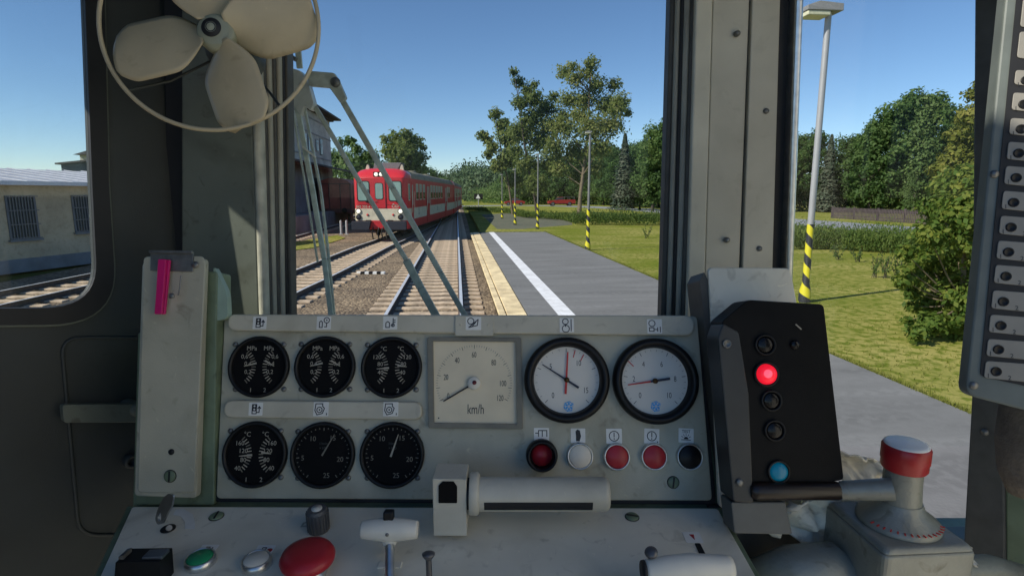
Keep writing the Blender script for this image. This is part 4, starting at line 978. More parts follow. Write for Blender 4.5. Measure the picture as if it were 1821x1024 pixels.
def lamp(x, y, z, h, label, sw=.85, head=1.0):
    t = thing('platform_lamp', label, 'lamp post', (x, y, z), 'lamp posts along the platform')
    P = Matrix.Translation((x, y, z))
    mb = MB(); mb.lathe(P, [(.068, 1.7), (.062, h)] if head > .6 else [(.052, 1.7), (.042, h)], 16); mb.build('pole', m_pole if head > .6 else m_pole_far, t)
    mb = MB(); mb.lathe(P, [(.125, 0), (.125, .22), (.075, .42), (.071, 1.7)], 20); mb.build('striped_base', m_stripe, t)
    H = P @ Tm(-.12 * head, 0, h) @ Matrix.Diagonal((1, min(head, 1), min(head, 1), 1)); k = head
    mb = MB(); mb.add([(-.42 * k, -.20, .0), (.30 * k, -.20, .0), (.30 * k, .20, .0), (-.42 * k, .20, .0), (-.42 * k, -.19, .09), (-.15 * k, -.15, .19), (.30 * k, -.19, .14), (.30 * k, .19, .14), (-.15 * k, .15, .19), (-.42 * k, .19, .09)],
        [(3, 2, 1, 0), (0, 1, 6, 5, 4), (2, 3, 9, 8, 7), (1, 2, 7, 6), (3, 0, 4, 9), (4, 5, 8, 9), (5, 6, 7, 8)], H); hd = mb.build('lamp_head', m_lampshell, t, bevel=.01)
    mb = MB(); mb.prism(H, rpoly([(-.40 * k, -.18), (.06, -.18), (.06, .18), (-.40 * k, .18)], .02), -.09, -.003, taper=-.0); mb.build('lamp_glass', m_lampglass, hd, bevel=.02)
    return t
p = gnd(1430, 537, ZG); top = atY(1470, 24, p.y); print('lamp h', p, top)
lamp(p.x, p.y, ZG, top.z - ZG, 'nearest tall lamp post with a yellow and black striped foot right of the cab post', head=1.05)
for px, yb, yt, l in ((1045, 445, 236, 'lamp post on the grass edge right of the platform end'), (956, 407, 275, 'lamp post with striped foot at the gravel path corner'),
                      (916, 400, 302, 'smaller far lamp post left of the path corner one'), (893, 389, 311, 'smallest lamp post, leftmost of the row')):
    p = gnd(px, yb, ZG) if yb < 401 or yb > 405 else gnd(px, yb, ZG); tp = atY(px, yt, p.y); print('lamp', p, tp.z); lamp(p.x, p.y, ZG, tp.z - ZG, l, head=.38)
# crossing sign
p = gnd(851, 372, ZG); p = Vector((p.x, 88, ZG)); p.x = atY(851, 372, 88).x
cs = thing('crossing_sign', 'dark square sign with a pale triangle beside the level crossing', 'sign', p)
P = Matrix.Translation(p); mb = MB(); mb.lathe(P, [(.06, 0), (.06, 1.6)], 10); mb.build('pole', m_pole, cs)
mb = MB(); mb.box(P, 0, 0, 1.95, 1.35, .05, .85); mb.build('board', m_black, cs)
mb = MB(); mb.prism(P @ Tm(0, -.03, 1.95) @ Matrix.Rotation(R(90), 4, 'X'), rpoly([(-.42, -.3), (.3, -.3), (-.06, .36)], .05), 0, .01); mb.build('triangle', m_sticker, cs)

# ------------------------------------------------------------ railcar
m_tred = mat('train_red', (.50, .014, .024), .55, var=.12, scale=1.5, dirt=.25)
m_tred_lit = mat('train_red_lit', (.62, .02, .03), .38, var=.05, coat=.3)  # lighter copy of the red, painting in light on the cab roof
m_tcream = mat('train_cream', (.60, .55, .42), .55, var=.1, scale=2, dirt=.3)
m_troof = mat('train_roof', (.21, .19, .14), .8, var=.25, scale=2)
m_tglass = mat('train_glass', (.22, .33, .30), .2, var=.15, scale=2)
m_tcurtain = mat('train_window_pane', (.33, .36, .33), .3, var=.1)
m_tdark = mat('train_underframe', (.035, .028, .024), .8, var=.3, scale=6)
m_bump = mat('bumper_navy', (.02, .022, .035), .5)
def railcar(front, back, label, number, details=True):
    d = (back - front); Lg = d.length; d.normalize()
    T = thing('railcar', label, 'railcar', (front.x, front.y, 0), 'coupled red railcars' )
    Mx = Matrix.Translation((front.x, front.y, 0)) @ Matrix(((d.y, d.x, 0, 0), (-d.x, d.y, 0, 0), (0, 0, 1, 0), (0, 0, 0, 1)))   # local: x right, y rearwards, z up
    W = 1.41
    def shell(zs, y0, y1, m, name, wf=lambda z: W, nose=.35, par=T, cap=False):
        """horizontal bands: plan outline with chamfered nose, swept between heights"""
        vs = []; n = 0
        for z in zs:
            w_ = wf(z); pl = [(-w_ + .16, y0 - .0), (w_ - .16, y0 - .0), (w_, y0 + nose), (w_, y1 - nose), (w_ - .16, y1), (-w_ + .16, y1), (-w_, y1 - nose), (-w_, y0 + nose)]
            pl = rpoly(pl, .12, 3); n = len(pl); vs += [(x, y, z) for x, y in pl]
        fs = [(j * n + i, j * n + (i + 1) % n, (j + 1) * n + (i + 1) % n, (j + 1) * n + i) for j in range(len(zs) - 1) for i in range(n)]
        fs += [tuple(range(n))[::-1], tuple(range((len(zs) - 1) * n, len(zs) * n))]
        mb = MB(); mb.add(vs, fs, Mx); return mb.build(name, m, par)
    shell([.98, 1.60], 0, Lg, m_tcream, 'lower_body')
    shell([.52, .979], .25, Lg - .25, m_tred, 'skirt', nose=.3)
    body = shell([1.601, 3.18], 0, Lg, m_tred, 'body')
    # domed cab roof (red lightened for the light on it) and arched main roof
    def arch(y0, y1, m, name, f0=0.0, z0=3.181, rise=.52):
        mb = MB(); n = 14; m2 = 6; vs = []; fs = []
        for j in range(m2 + 1):
            y = y0 + (y1 - y0) * j / m2; k = 1.0
            if f0 and y - y0 < f0: u = (y - y0) / f0; k = .02 + .98 * math.sin(u * math.pi / 2)
            for i in range(n + 1):
                t = math.pi * i / n; cx_ = math.cos(t); x = (W - .005) * (1 if cx_ > 0 else -1) * abs(cx_) ** .55; z = z0 + rise * k * math.sin(t) ** .75
                vs.append((x * (1 - .10 * (1 - k)), y, z))
        for j in range(m2):
            for i in range(n): a = j * (n + 1) + i; fs.append((a, a + 1, a + n + 2, a + n + 1))
        fs += [tuple(range(n + 1))[::-1], tuple(range(m2 * (n + 1), (m2 + 1) * (n + 1)))]
        mb.add(vs, fs, Mx, 0, True); return mb.build(name, m, T)
    arch(.02, 1.7, m_tred_lit, 'cab_roof', .9)
    arch(1.71, Lg - .05, m_troof, 'roof')
    FM = Mx @ Matrix.Rotation(R(90), 4, 'X')       # plane facing the front: local x right, y up, z towards the viewer
    def pane(M, x0, x1, z0, z1, r, m, name, out=.006, fr=m_black, par=body, fw=.05):
        mb = MB(); mb.prism(M, rpoly([(x0 - fw, z0 - fw), (x1 + fw, z0 - fw), (x1 + fw, z1 + fw), (x0 - fw, z1 + fw)], r + fw), .001, out)
        f = mb.build(name, fr, par); mb = MB(); mb.prism(M, rpoly([(x0, z0), (x1, z0), (x1, z1), (x0, z1)], r), out + .001, out + .006); mb.build('pane', m, f); return f
    if details:
        mb = MB(); mb.prism(FM, rpoly([(-.33, 1.63), (.30, 1.63), (.30, 3.05), (-.33, 3.05)], .08), .001, .02)
        dr = mb.build('front_door', m_tred, T); pane(FM, -.20, .17, 2.10, 2.90, .10, m_tglass, 'door_window', out=.03, par=dr, fw=.03)
        mb = MB(); mb.prism(FM, [(.305, 1.62), (.325, 1.62), (.325, 3.06), (.305, 3.06)], .001, .03); mb.build('door_rail', m_bump, dr)
        mb = MB(); mb.tube(FM, [(-.27, 1.98, .05), (-.12, 1.98, .05)], .015, 8); mb.build('door_handle', m_steel, dr)
        for a, b in ((-1.12, -.55), (.52, 1.12)):
            wn = pane(FM, a, b, 2.02, 2.98, .10, m_tglass, 'windscreen')
            mb = MB(); xx = (a + .08, b - .20) if a > 0 else (b - .04, b - .12)
            mb.tube(FM, [(xx[0], 2.60, .03), (xx[1], 1.98, .03)], .014, 6); mb.tube(FM, [(xx[1] - .06, 1.96, .03), (xx[1] + .08, 1.96, .03)], .03, 6); mb.build('wiper_arm', m_black, wn)
        mb = MB()
        mb.prism(FM, [(-1.12, 1.79), (-.36, 1.79), (-.36, 1.805), (-1.12, 1.805)], .001, .008); mb.prism(FM, [(.36, 1.79), (1.2, 1.79), (1.2, 1.805), (.36, 1.805)], .001, .008); mb.build('trim_line', m_tdark, body)
        mb = MB(); mb.text(FM @ Tm(-.88, 1.69, .006), number, .19, sx=.95, bold=.01); mb.build('number', m_white, body)
        mb = MB(); mb.text(FM @ Tm(.80, 1.72, .006), 'ČD', .22, sx=1.15, bold=.03); mb.build('lettering', m_white, body)
        for x in (-1.13, 1.07):
            for z, mm, r_ in ((1.47, emis('headlight_glow', (1, .95, .8, 1), .55), .09), (1.16, m_bump, .095)):
                Ml = FM @ Tm(x, z, .005); mb = MB(); mb.lathe(Ml, [(.145, 0), (.145, .03), (.12, .045), (.115, .02)], 24, cap=False); hl = mb.build('headlight', m_black, T)
                mb = MB(); mb.lathe(Ml, [(.12, .004), (.115, .02), (r_, .03), (0, .045)], 20); mb.build('lens', mm, hl)
        Ml = FM @ Tm(-.02, 3.36, .0); mb = MB(); mb.prism(Ml, rpoly([(-.28, -.13), (.28, -.13), (.28, .13), (-.28, .13)], .05), -.5, -.05); hl = mb.build('top_headlight', m_black, T)
        for x in (-.13, .13): mb = MB(); mb.lathe(Ml @ Tm(x, 0, -.049), [(.10, 0), (.10, .012), (0, .03)], 18); mb.build('lens', bpy.data.materials.get('headlight_glow'), hl)
        # bumpers with the gap for the coupling
        for x0, x1 in ((-1.47, -.58), (.42, 1.38)):
            mb = MB(); mb.prism(FM, rpoly([(x0, .50), (x1, .50), (x1 + (.12 if x1 < 0 else 0), .95), (x0 - (.1 if x0 > 0 else 0), .95)], .04), .0, .22); mb.build('bumper', m_bump, T, bevel=.03)
        mb = MB(); mb.prism(FM, [(-.50, .55), (.18, .55), (.38, .985), (-.66, .985)], -.2, .03); mb.build('buffer_beam', m_tred, T, bevel=.01)
        for x in (-.38, -.08, .12): 
            mb = MB(); mb.tube(FM, [(x, .62, .06), (x - .05, .35, .16), (x, .02, .14), (x + .09, .05, .14)], .035, 8); mb.build('hose', m_black, T)
        mb = MB(); mb.tube(FM, [(.30, .95, .06), (.30, .05, .06)], .05, 8); mb.tube(FM, [(.18, .5, .06), (.3, .5, .06)], .05, 8); mb.build('coupling', m_tdark, T)
        for x in (-.66, .68): mb = MB(); mb.lathe(FM @ Tm(x, 1.28, 0), [(.06, 0), (.06, .03), (0, .03)], 10); mb.build('socket', m_tred, T)
        for x in (-.62, .52): mb = MB(); mb.box(FM, x, .99, .06, .24, .04, .12); mb.build('foot_step', m_tdark, T)
        mb = MB(); mb.prism(Mx @ Tm(0, 1.5, 0) @ Matrix.Rotation(R(90), 4, 'X'), [(-.62, 3.58), (.70, 3.58), (.95, 4.02), (-.50, 4.02)], -.9, .2); mb.build('air_intake', mat('intake_grey', (.16, .155, .16), .8, var=.3), T, bevel=.03)
        for a in (-.85, .98): mb = MB(); mb.prism(Mx @ Tm(0, 1.2, 0) @ Matrix.Rotation(R(90), 4, 'X'), [(a - .12, 3.6), (a + .12, 3.6), (a + .06, 3.9), (a - .02, 3.9)], -.1, .1); mb.build('horn', m_tcream, T)
    # side facing the platform (+x) and the far side
    for s in (1, -1):
        SM = Mx @ Matrix(((0, 0, s, s * W), (s, 0, 0, 0 if s > 0 else Lg), (0, 1, 0, 0), (0, 0, 0, 1)))
        if s > 0: fx = lambda v: v
        def sp_(v0, v1): return (v0, v1) if s > 0 else (Lg - v1, Lg - v0)
        wins = [(.55, 1.05, 2.05, 2.85)] + [(3.0 + i * 1.30, 3.85 + i * 1.30, 2.05, 2.90) for i in range(3)] + [(8.9 + i * 1.42, 9.95 + i * 1.42, 2.05, 2.90) for i in range(5)] + [(19.0, 19.9, 2.05, 2.9), (20.3, 21.1, 2.05, 2.9)]
        for k, (a, b, z0, z1) in enumerate(wins):
            if b > Lg - .3: continue
            a, b = sp_(a, b); f = pane(SM, a, b, z0, z1, .07, m_tcurtain if k != 0 else m_tglass, 'side_window', out=.005, fr=m_tcream, fw=.04)
            if k:
                mb = MB(); mb.prism(SM, rpoly([(a + .02, z0 + .02), (b - .02, z0 + .02), (b - .02, z0 + (z1 - z0) * .48), (a + .02, z0 + (z1 - z0) * .48)], .05), .012, .014); mb.build('lower_pane', m_lens, f)
        for y0 in (1.45, 7.1, 17.3):
            if y0 + 1.1 > Lg: continue
            wd = .55 if y0 < 2 else 1.25
            a, b = sp_(y0, y0 + wd)
            mb = MB(); mb.prism(SM, rpoly([(a, .60), (b, .60), (b, 3.02), (a, 3.02)], .04), .001, .02); dr = mb.build('side_door', m_tred, T)
            hw = (b - a) / 2 if y0 > 2 else (b - a)
            for k in range(1 if y0 < 2 else 2):
                x0 = a + hw * k + .12; x1 = a + hw * (k + 1) - .12
                mb = MB(); mb.prism(SM, rpoly([(x0, 1.75), (x1, 1.75), (x1, 2.85), (x0, 2.85)], .06), .021, .028); mb.build('door_window', m_tcurtain, dr)
            for x in (a - .10, b + .10):
                mb = MB(); mb.tube(SM, [(x, 1.35, .06), (x, 2.5, .06)], .018, 6); mb.build('grab_rail', m_tcream, dr)
        if details and s > 0:
            mb = MB(); mb.text(SM @ Tm(12.5, 1.28, .003) , 'ČD', .34, sx=1, bold=.02); mb.text(SM @ Tm(3.9, 1.35, .003), '2', .5, bold=.03); mb.build('lettering', m_bump, body)
    # underframe and bogies
    mb = MB(); mb.box(Mx, 0, Lg / 2, .58, 2.2, Lg - 8, .5); mb.build('underframe', m_tdark, T)
    for yb in (3.6, Lg - 3.6):
        mb = MB(); mb.box(Mx, 0, yb, .48, 2.1, 3.2, .34); bg_ = mb.build('bogie', m_tdark, T)
        for dy in (-1.15, 1.15):
            for s in (-1, 1):
                mb = MB(); mb.lathe(Mx @ Tm(s * .72, yb + dy, .46) @ Matrix.Rotation(R(90 * s), 4, 'Y'), [(.46, -.07), (.46, -.04), (.42, -.03), (.42, .05), (.3, .06), (.12, .04), (0, .06)], 24); mb.build('wheel', m_railside, bg_)
    for yq in ((8.5, 15.0) if Lg > 15 else ()):
        mb = MB(); mb.lathe(Mx @ Tm(.2, yq, 3.62), [(.35, 0), (.38, .16), (.30, .24), (0, .26)], 16); mb.build('roof_vent', m_troof, T)
    return T
TF = Vector((-4.00, 30.6)); TB = Vector((-1.72, 54.8))
railcar(TF, TB, 'red and cream railcar facing the camera on the curving track', '842 335-4')
dd = (TB - TF).normalized(); T2 = TB + dd * .7; railcar(T2, T2 + Vector((.95, 24.2)), 'red and cream trailer car coupled behind the front railcar', '', False)

# ------------------------------------------------------------ goods wagon
m_wag = mat('wagon_brown', (.44, .13, .09), .7, var=.3, scale=1.2); m_wag_d = mat('wagon_frame_brown', (.20, .085, .07), .75, var=.3)
wx, wy = -10.15, 49.5
wg = thing('goods_wagon', 'brown covered goods wagon beside the tall warehouse', 'goods wagon', (wx, wy, 0)); WM = Tm(wx, wy, 0)
mb = MB(); mb.prism(WM @ Matrix.Rotation(R(90), 4, 'X'), [(-1.35, .95), (1.35, .95), (1.35, 3.15), (1.1, 3.45), (.5, 3.65), (0, 3.70), (-.5, 3.65), (-1.1, 3.45), (-1.35, 3.15)], -12, 0); mb.build('body', m_wag, wg, bevel=.02)
for x in (-1.28, -.45, .45, 1.28): mb = MB(); mb.box(WM, x, -.04, 2.1, .10, .10, 2.3); mb.build('rib', m_wag_d, wg)
mb = MB(); mb.box(WM, 0, -.05, 1.0, 2.7, .2, .3); mb.box(WM, 0, -.05, 3.2, 2.7, .08, .08); mb.box(WM, 0, 6, .8, 2.4, 11.8, .2); mb.build('underframe', m_wag_d, wg)
for x in (-.85, .85): mb = MB(); mb.lathe(WM @ Tm(x, -.15, 1.0) @ Matrix.Rotation(R(90), 4, 'X'), [(.08, 0), (.08, .4), (.22, .42), (.22, .46), (0, .48)], 18); mb.build('buffer', m_tdark, wg)
for k in range(7): mb = MB(); mb.box(WM, 1.37, 1 + k * 1.65, 2.1, .06, .12, 2.3); mb.build('rib', m_wag_d, wg)
mb = MB(); mb.box(WM, 1.40, 6, 2.0, .05, 2.4, 2.2); mb.build('sliding_door', m_wag, wg, bevel=.01)
for y_ in (2, 10):
    for x in (-.75, .75): mb = MB(); mb.lathe(WM @ Tm(x, y_, .48) @ Matrix.Rotation(R(90), 4, 'Y'), [(.48, -.06), (.48, .06), (.2, .08), (0, .08)], 22); mb.build('wheel', m_railside, wg)

# ------------------------------------------------------------ warehouse
m_plast = mat('dirty_plaster', (.56, .52, .46), .9, dirt=.5, var=.25, scale=.7, detail=8, bump=.2, bscale=8); m_plast_d = mat('stained_plaster', (.33, .315, .30), .9, var=.35, scale=.5, detail=8)
m_roofd = mat('dark_roofing', (.075, .07, .068), .85, var=.3, scale=1.5); m_wood = mat('dark_boards', (.055, .048, .045), .85, var=.3, scale=3); m_wglass = mat('dark_window', (.06, .075, .10), .15)
wxx = -12.0; y0, y1 = 36, 58.0
wh_ = thing('warehouse', 'tall plastered warehouse with overhanging gable roof and loading canopy', 'warehouse', (wxx - 6, (y0 + y1) / 2, ZB))
mb = MB(); mb.box(None, wxx - 3, (y0 + y1) / 2, 2.2, 6, y1 - y0, 4.8); mb.build('lower_wall', m_plast_d, wh_)
mb = MB(); mb.box(None, wxx - 3, (y0 + y1) / 2, 7.1, 5.9, y1 - y0 - .02, 4.99); up_ = mb.build('upper_wall', m_plast, wh_)
mb = MB(); GM = Matrix(((0, 0, 1, 0), (1, 0, 0, 0), (0, 1, 0, 0), (0, 0, 0, 1)))
yc = (y0 + y1) / 2
mb.prism(Matrix.Translation((0, 0, 0)) @ Matrix.Rotation(R(90), 4, 'X'), [(wxx - 6.9, 9.35), (wxx + .9, 9.35), (wxx + .9, 9.5), (wxx - 3, 11.6), (wxx - 6.9, 9.5)], -(y1 + .8), -(y0 - .8)); mb.build('roof', m_roofd, wh_)
mb = MB(); mb.box(None, wxx - 2.95, yc, 9.27, 6.5, y1 - y0 + .4, .18); mb.build('eaves', m_wood, wh_)
mb = MB(); mb.add([(wxx, y0, 4.75), (wxx, y1 + 3, 4.75), (wxx + 2.3, y1 + 3, 4.35), (wxx + 2.3, y0, 4.35), (wxx, y0, 4.9), (wxx, y1 + 3, 4.9), (wxx + 2.3, y1 + 3, 4.47), (wxx + 2.3, y0, 4.47)],
    [(0, 1, 2, 3), (7, 6, 5, 4), (0, 3, 7, 4), (1, 5, 6, 2), (3, 2, 6, 7), (0, 4, 5, 1)]); mb.build('canopy', m_wood, wh_)
mb = MB(); mb.box(None, wxx + .9, yc, .4, 1.8, y1 - y0, 1.1); mb.build('loading_dock', m_plast_d, wh_, bevel=.03)
WSM = Matrix(((0, 0, 1, wxx), (1, 0, 0, 0), (0, 1, 0, 0), (0, 0, 0, 1)))       # wall facing the tracks: x along Y, y up, z out
mb = MB()
for z in (5.5, 7.4, 8.6): mb.box(WSM, yc, z, -.03, y1 - y0, .10, .08)
mb.build('cornice', m_plast_d, up_)
for yv, z, w_, h_ in ((44.5, 6.5, .9, 1.3), (48.2, 6.5, .8, 1.3), (49.6, 6.5, .8, 1.3), (52.2, 6.5, .7, .9), (53.7, 6.5, .7, 1.3), (41, 6.5, .9, 1.3)):
    mb = MB(); mb.box(WSM, yv, z, -.03, w_ + .16, h_ + .16, .06); f = mb.build('window', m_plast_d, up_)
    mb = MB(); mb.box(WSM, yv, z, .02, w_, h_, .06); mb.build('pane', m_wglass, f); mb = MB(); mb.box(WSM, yv, z, .055, .06, h_, .02); mb.box(WSM, yv, z + .2, .055, w_, .06, .02); mb.build('glazing_bar', m_plast, f)
for yv in (43, 50): 
    mb = MB(); mb.box(WSM, yv, 2.3, .02, 2.4, 2.8, .08); mb.build('loading_door', m_wood, wh_)
mb = MB(); mb.prism(WSM, [(52.8, 2.2), (55.1, 2.2), (55.1, 3.6), (52.8, 3.6)], .01, .05); mb.build('window', m_wglass, wh_)
mb = MB(); mb.box(WSM, 52.5, 2.2, .05, .5, 4.4, .3); mb.build('pilaster', m_plast, wh_)
# gable end window facing the camera
mb = MB(); mb.box(None, wxx - 1.6, y0 - .02, 6.4, .9, .06, 1.5); mb.build('window', m_wglass, up_)

# ------------------------------------------------------------ long low building on the left
m_house = mat('ochre_plaster', (.56, .46, .32), .9, dirt=.35, var=.16, scale=.9, detail=7); m_plinth = mat('plinth_grey', (.20, .21, .23), .9, var=.2, scale=2)
m_metalroof = mat('pale_sheet_roof', (.40, .41, .47), .5, var=.12, scale=3); m_bars = mat('bar_grey', (.15, .16, .19), .5)
ha = gnd(0, 489, ZB); hb_ = gnd(167, 468, ZB); print('house', ha, hb_)
hd = Vector((hb_.x - ha.x, hb_.y - ha.y, 0)).normalized(); A0 = Vector((ha.x, ha.y, 0)) - hd * 14; Lh = 25
HO = Fr(Vector((A0.x, A0.y, ZB)), hd, Vector((0, 0, 1)))          # x along the wall, y up, z out to the tracks
assert HO.z.x > 0
hz = atY(165, 329, hb_.y).z - ZB
ho = thing('low_building', 'long low ochre building with barred windows and a pale sheet roof', 'building', HO.W((Lh / 2, 0, -4)))
mb = MB(); mb.box(HO.M, Lh / 2, hz / 2, -4.5, Lh, hz, 9); hw_ = mb.build('wall', m_house, ho)
mb = MB(); mb.box(HO.M, Lh / 2, .22, .02, Lh + .1, .44, .08); mb.build('plinth', m_plinth, ho, bevel=.01)
mb = MB(); mb.prism(HO.M @ Matrix(((0, 0, 1, 0), (0, 1, 0, 0), (-1, 0, 0, 0), (0, 0, 0, 1))), [(-.45, hz - .02), (-.45, hz + .06), (4.5, hz + .66), (9.4, hz + .06), (9.4, hz - .02)], -.4, Lh + .4); rf = mb.build('roof', m_metalroof, ho)
mb = MB(); mb.box(HO.M, Lh / 2, hz + .02, .50, Lh + .8, .13, .05); mb.build('fascia', mat('white_fascia', (.62, .64, .70), .6), ho)
for i in range(34):
    x = -.3 + i * .76; mb = MB() if i == 0 else mb
    a = HO.W((x, hz + .075, .44)); b = HO.W((x, hz + .675, -4.5)); mb.tube(None, [a, b], .022, 4)
mb.build('roof_seams', m_metalroof, rf)
for (x0, y0_), (x1, y1_) in (((12, 348), (66, 425)), ((129, 347), (176, 412))):
    a = HO.q((x0 + x1) / 2 - (x1 - x0) / 2, (y0_ + y1_) / 2); b = HO.q(x1, (y0_ + y1_) / 2); t_ = HO.q((x0 + x1) / 2, y0_)[1]; u_ = HO.q((x0 + x1) / 2, y1_)[1]
    xa, xb = a[0], b[0]
    mb = MB(); mb.box(HO.M, (xa + xb) / 2, (t_ + u_) / 2, .01, xb - xa, t_ - u_, .05); f = mb.build('window', m_bars, hw_)
    mb = MB(); mb.box(HO.M, (xa + xb) / 2, (t_ + u_) / 2, .03, xb - xa - .14, t_ - u_ - .12, .03); mb.build('pane', m_wglass, f)
    mb = MB()
    for k in range(1, 10): mb.box(HO.M, xa + (xb - xa) * k / 10, (t_ + u_) / 2, .07, .022, t_ - u_, .022)
    for k in range(0, 4): mb.box(HO.M, (xa + xb) / 2, u_ + (t_ - u_) * (k + .05) / 3.1, .095, xb - xa + .06, .03, .02)
    mb.build('window_bars', m_bars, f); mb = MB(); mb.box(HO.M, (xa + xb) / 2, u_ - .04, .05, xb - xa + .1, .07, .12); mb.build('sill', m_plinth, f)
# dark sheds behind
sh = thing('dark_shed', 'dark blue grey shed with shallow roof behind the low building', 'shed', atY(130, 330, 60))
Q = lambda px, py, Y=60.: atY(px, py, Y)
mb = MB(); a = Q(108, 290); b = Q(230, 281); zb_ = 0; c = Q(108, 293); 
mb.add([(a.x, 60, zb_), (b.x, 60, zb_), (b.x, 60, b.z), (a.x, 60, c.z), (a.x, 72, zb_), (b.x, 72, zb_), (b.x, 72, b.z), (a.x, 72, c.z)], [(0, 1, 2, 3), (5, 4, 7, 6), (1, 5, 6, 2), (4, 0, 3, 7), (3, 2, 6, 7)]); mb.build('wall', mat('slate_wall', (.07, .085, .11), .8, var=.2, scale=1), sh)
mb = MB(); mb.add([(a.x - .3, 59.6, c.z), (b.x, 59.6, b.z + .02), (b.x, 72.4, b.z + .02), (a.x - .3, 72.4, c.z), (a.x - .3, 59.6, c.z + .15), (b.x, 59.6, b.z + .2), (b.x, 72.4, b.z + .2), (a.x - .3, 72.4, c.z + .15)], [(3, 2, 1, 0), (4, 5, 6, 7), (0, 1, 5, 4), (2, 3, 7, 6), (3, 0, 4, 7), (1, 2, 6, 5)]); mb.build('roof', m_roofd, sh)
p = Q(185, 300, 85); gb = thing('gabled_house', 'dark gabled roof rising behind the shed, mostly hidden by the cab post', 'house', (p.x, 88, 0))
e1 = Q(138, 276, 85); ap = Q(200, 258, 85); e2 = Q(230, 275, 85)
mb = MB(); mb.box(None, p.x, 90, (e1.z) / 2, (e2.x - e1.x) - .8, 10, e1.z); mb.build('wall', m_plast, gb)
mb = MB(); mb.prism(Matrix.Rotation(R(90), 4, 'X'), [(e1.x, e1.z), (e2.x, e1.z), (ap.x, ap.z)], -96, -84); mb.build('roof', m_roofd, gb)
# ------------------------------------------------------------ vegetation
def leaf_mat(name, cols, trans=.25, rough=.6, sc_=.5):
    m, t, b = nodes(name); L = t.links
    ge = t.nodes.new('ShaderNodeNewGeometry'); oi = t.nodes.new('ShaderNodeObjectInfo'); tc = t.nodes.new('ShaderNodeTexCoord')
    n = t.nodes.new('ShaderNodeTexNoise'); n.inputs['Scale'].default_value = sc_; n.inputs['Detail'].default_value = 2; L.new(tc.outputs['Object'], n.inputs['Vector'])
    a = t.nodes.new('ShaderNodeMath'); a.operation = 'MULTIPLY_ADD'; a.inputs[1].default_value = .55; L.new(ge.outputs['Random Per Island'], a.inputs[0])
    s = t.nodes.new('ShaderNodeMath'); s.operation = 'MULTIPLY_ADD'; s.inputs[1].default_value = .9; s.inputs[2].default_value = -.32; L.new(n.outputs[0], s.inputs[0])
    o2 = t.nodes.new('ShaderNodeMath'); o2.operation = 'MULTIPLY_ADD'; o2.inputs[1].default_value = .3; L.new(oi.outputs['Random'], o2.inputs[0]); L.new(s.outputs[0], o2.inputs[2])
    L.new(o2.outputs[0], a.inputs[2])
    r = t.nodes.new('ShaderNodeValToRGB'); e = r.color_ramp.elements
    while len(e) < len(cols): e.new(.5)
    for i, c in enumerate(cols): e[i].position = i / (len(cols) - 1) ; e[i].color = c4(*c)
    L.new(a.outputs[0], r.inputs[0]); L.new(r.outputs[0], b.inputs['Base Color']); b.inputs['Roughness'].default_value = rough; b.inputs['Specular IOR Level'].default_value = .25
    tr = t.nodes.new('ShaderNodeBsdfTranslucent'); L.new(r.outputs[0], tr.inputs[0]); mx = t.nodes.new('ShaderNodeMixShader'); mx.inputs[0].default_value = trans
    L.new(b.outputs[0], mx.inputs[1]); L.new(tr.outputs[0], mx.inputs[2]); L.new(mx.outputs[0], t.nodes['Material Output'].inputs[0]); return m
m_leaf_wood = leaf_mat('wood_leaves', [(.045, .09, .03), (.10, .18, .05), (.21, .29, .09)], .55, sc_=.25)
m_leaf_far = leaf_mat('far_wood_leaves', [(.02, .045, .022), (.045, .085, .035), (.085, .125, .05)], .15, sc_=.12)
m_leaf_olive = leaf_mat('olive_leaves', [(.075, .115, .03), (.18, .235, .06), (.37, .37, .13)], .6, sc_=.4)
m_leaf_yel = leaf_mat('yellowing_leaves', [(.07, .10, .018), (.21, .23, .04), (.38, .33, .09)], .45, sc_=.5)
m_leaf_con = leaf_mat('conifer_needles', [(.025, .045, .03), (.055, .08, .05), (.12, .13, .09)], .1, sc_=.6)
m_leaf_bush = leaf_mat('bush_leaves', [(.035, .08, .015), (.12, .20, .035), (.34, .36, .07)], .55, sc_=1.2)
m_leaf_light = leaf_mat('light_green_leaves', [(.05, .10, .03), (.085, .14, .04), (.14, .19, .06)], .25)
m_leaf_hedge = leaf_mat('hedge_leaves', [(.03, .065, .016), (.085, .14, .03), (.17, .22, .05)], .35, sc_=1.5)
m_bark = mat('bark', (.16, .125, .085), .9, var=.3, scale=6, bump=.5, bscale=20); m_bark_d = mat('dark_bark', (.06, .05, .04), .9, var=.3, scale=6)
def leaf(mb_v, mb_f, p, n_, s, rnd):
    a = n_.orthogonal().normalized(); b = n_.cross(a); g = rnd.uniform(0, 6.283); ca, sa = math.cos(g), math.sin(g)
    x = (a * ca + b * sa) * s; y = (b * ca - a * sa) * s * rnd.uniform(.45, .8); k = len(mb_v)
    mb_v += [p - x, p - y * .9 + x * .1, p + x, p + y]
    mb_f.append((k, k + 1, k + 2, k + 3))
def blob(V, F_, c, r, n, s, rnd, inner=.35, flat=.85):
    for _ in range(n):
        d = Vector((rnd.gauss(0, 1), rnd.gauss(0, 1), rnd.gauss(0, 1))).normalized()
        k = 1 - (rnd.random() ** 1.6) * (1 - inner); nz = .72 + .5 * noise.noise(c * .37 + d * 1.7)
        if rnd.random() < .16: nz *= rnd.uniform(1.05, 1.4)
        p = c + Vector((d.x * r, d.y * r, d.z * r * flat)) * k * nz * 1.1
        nn = (d + Vector((rnd.uniform(-1, 1), rnd.uniform(-1, 1), rnd.uniform(-.3, 1.3))) * .9)
        leaf(V, F_, p, nn.normalized(), s * rnd.uniform(.6, 1.25), rnd)
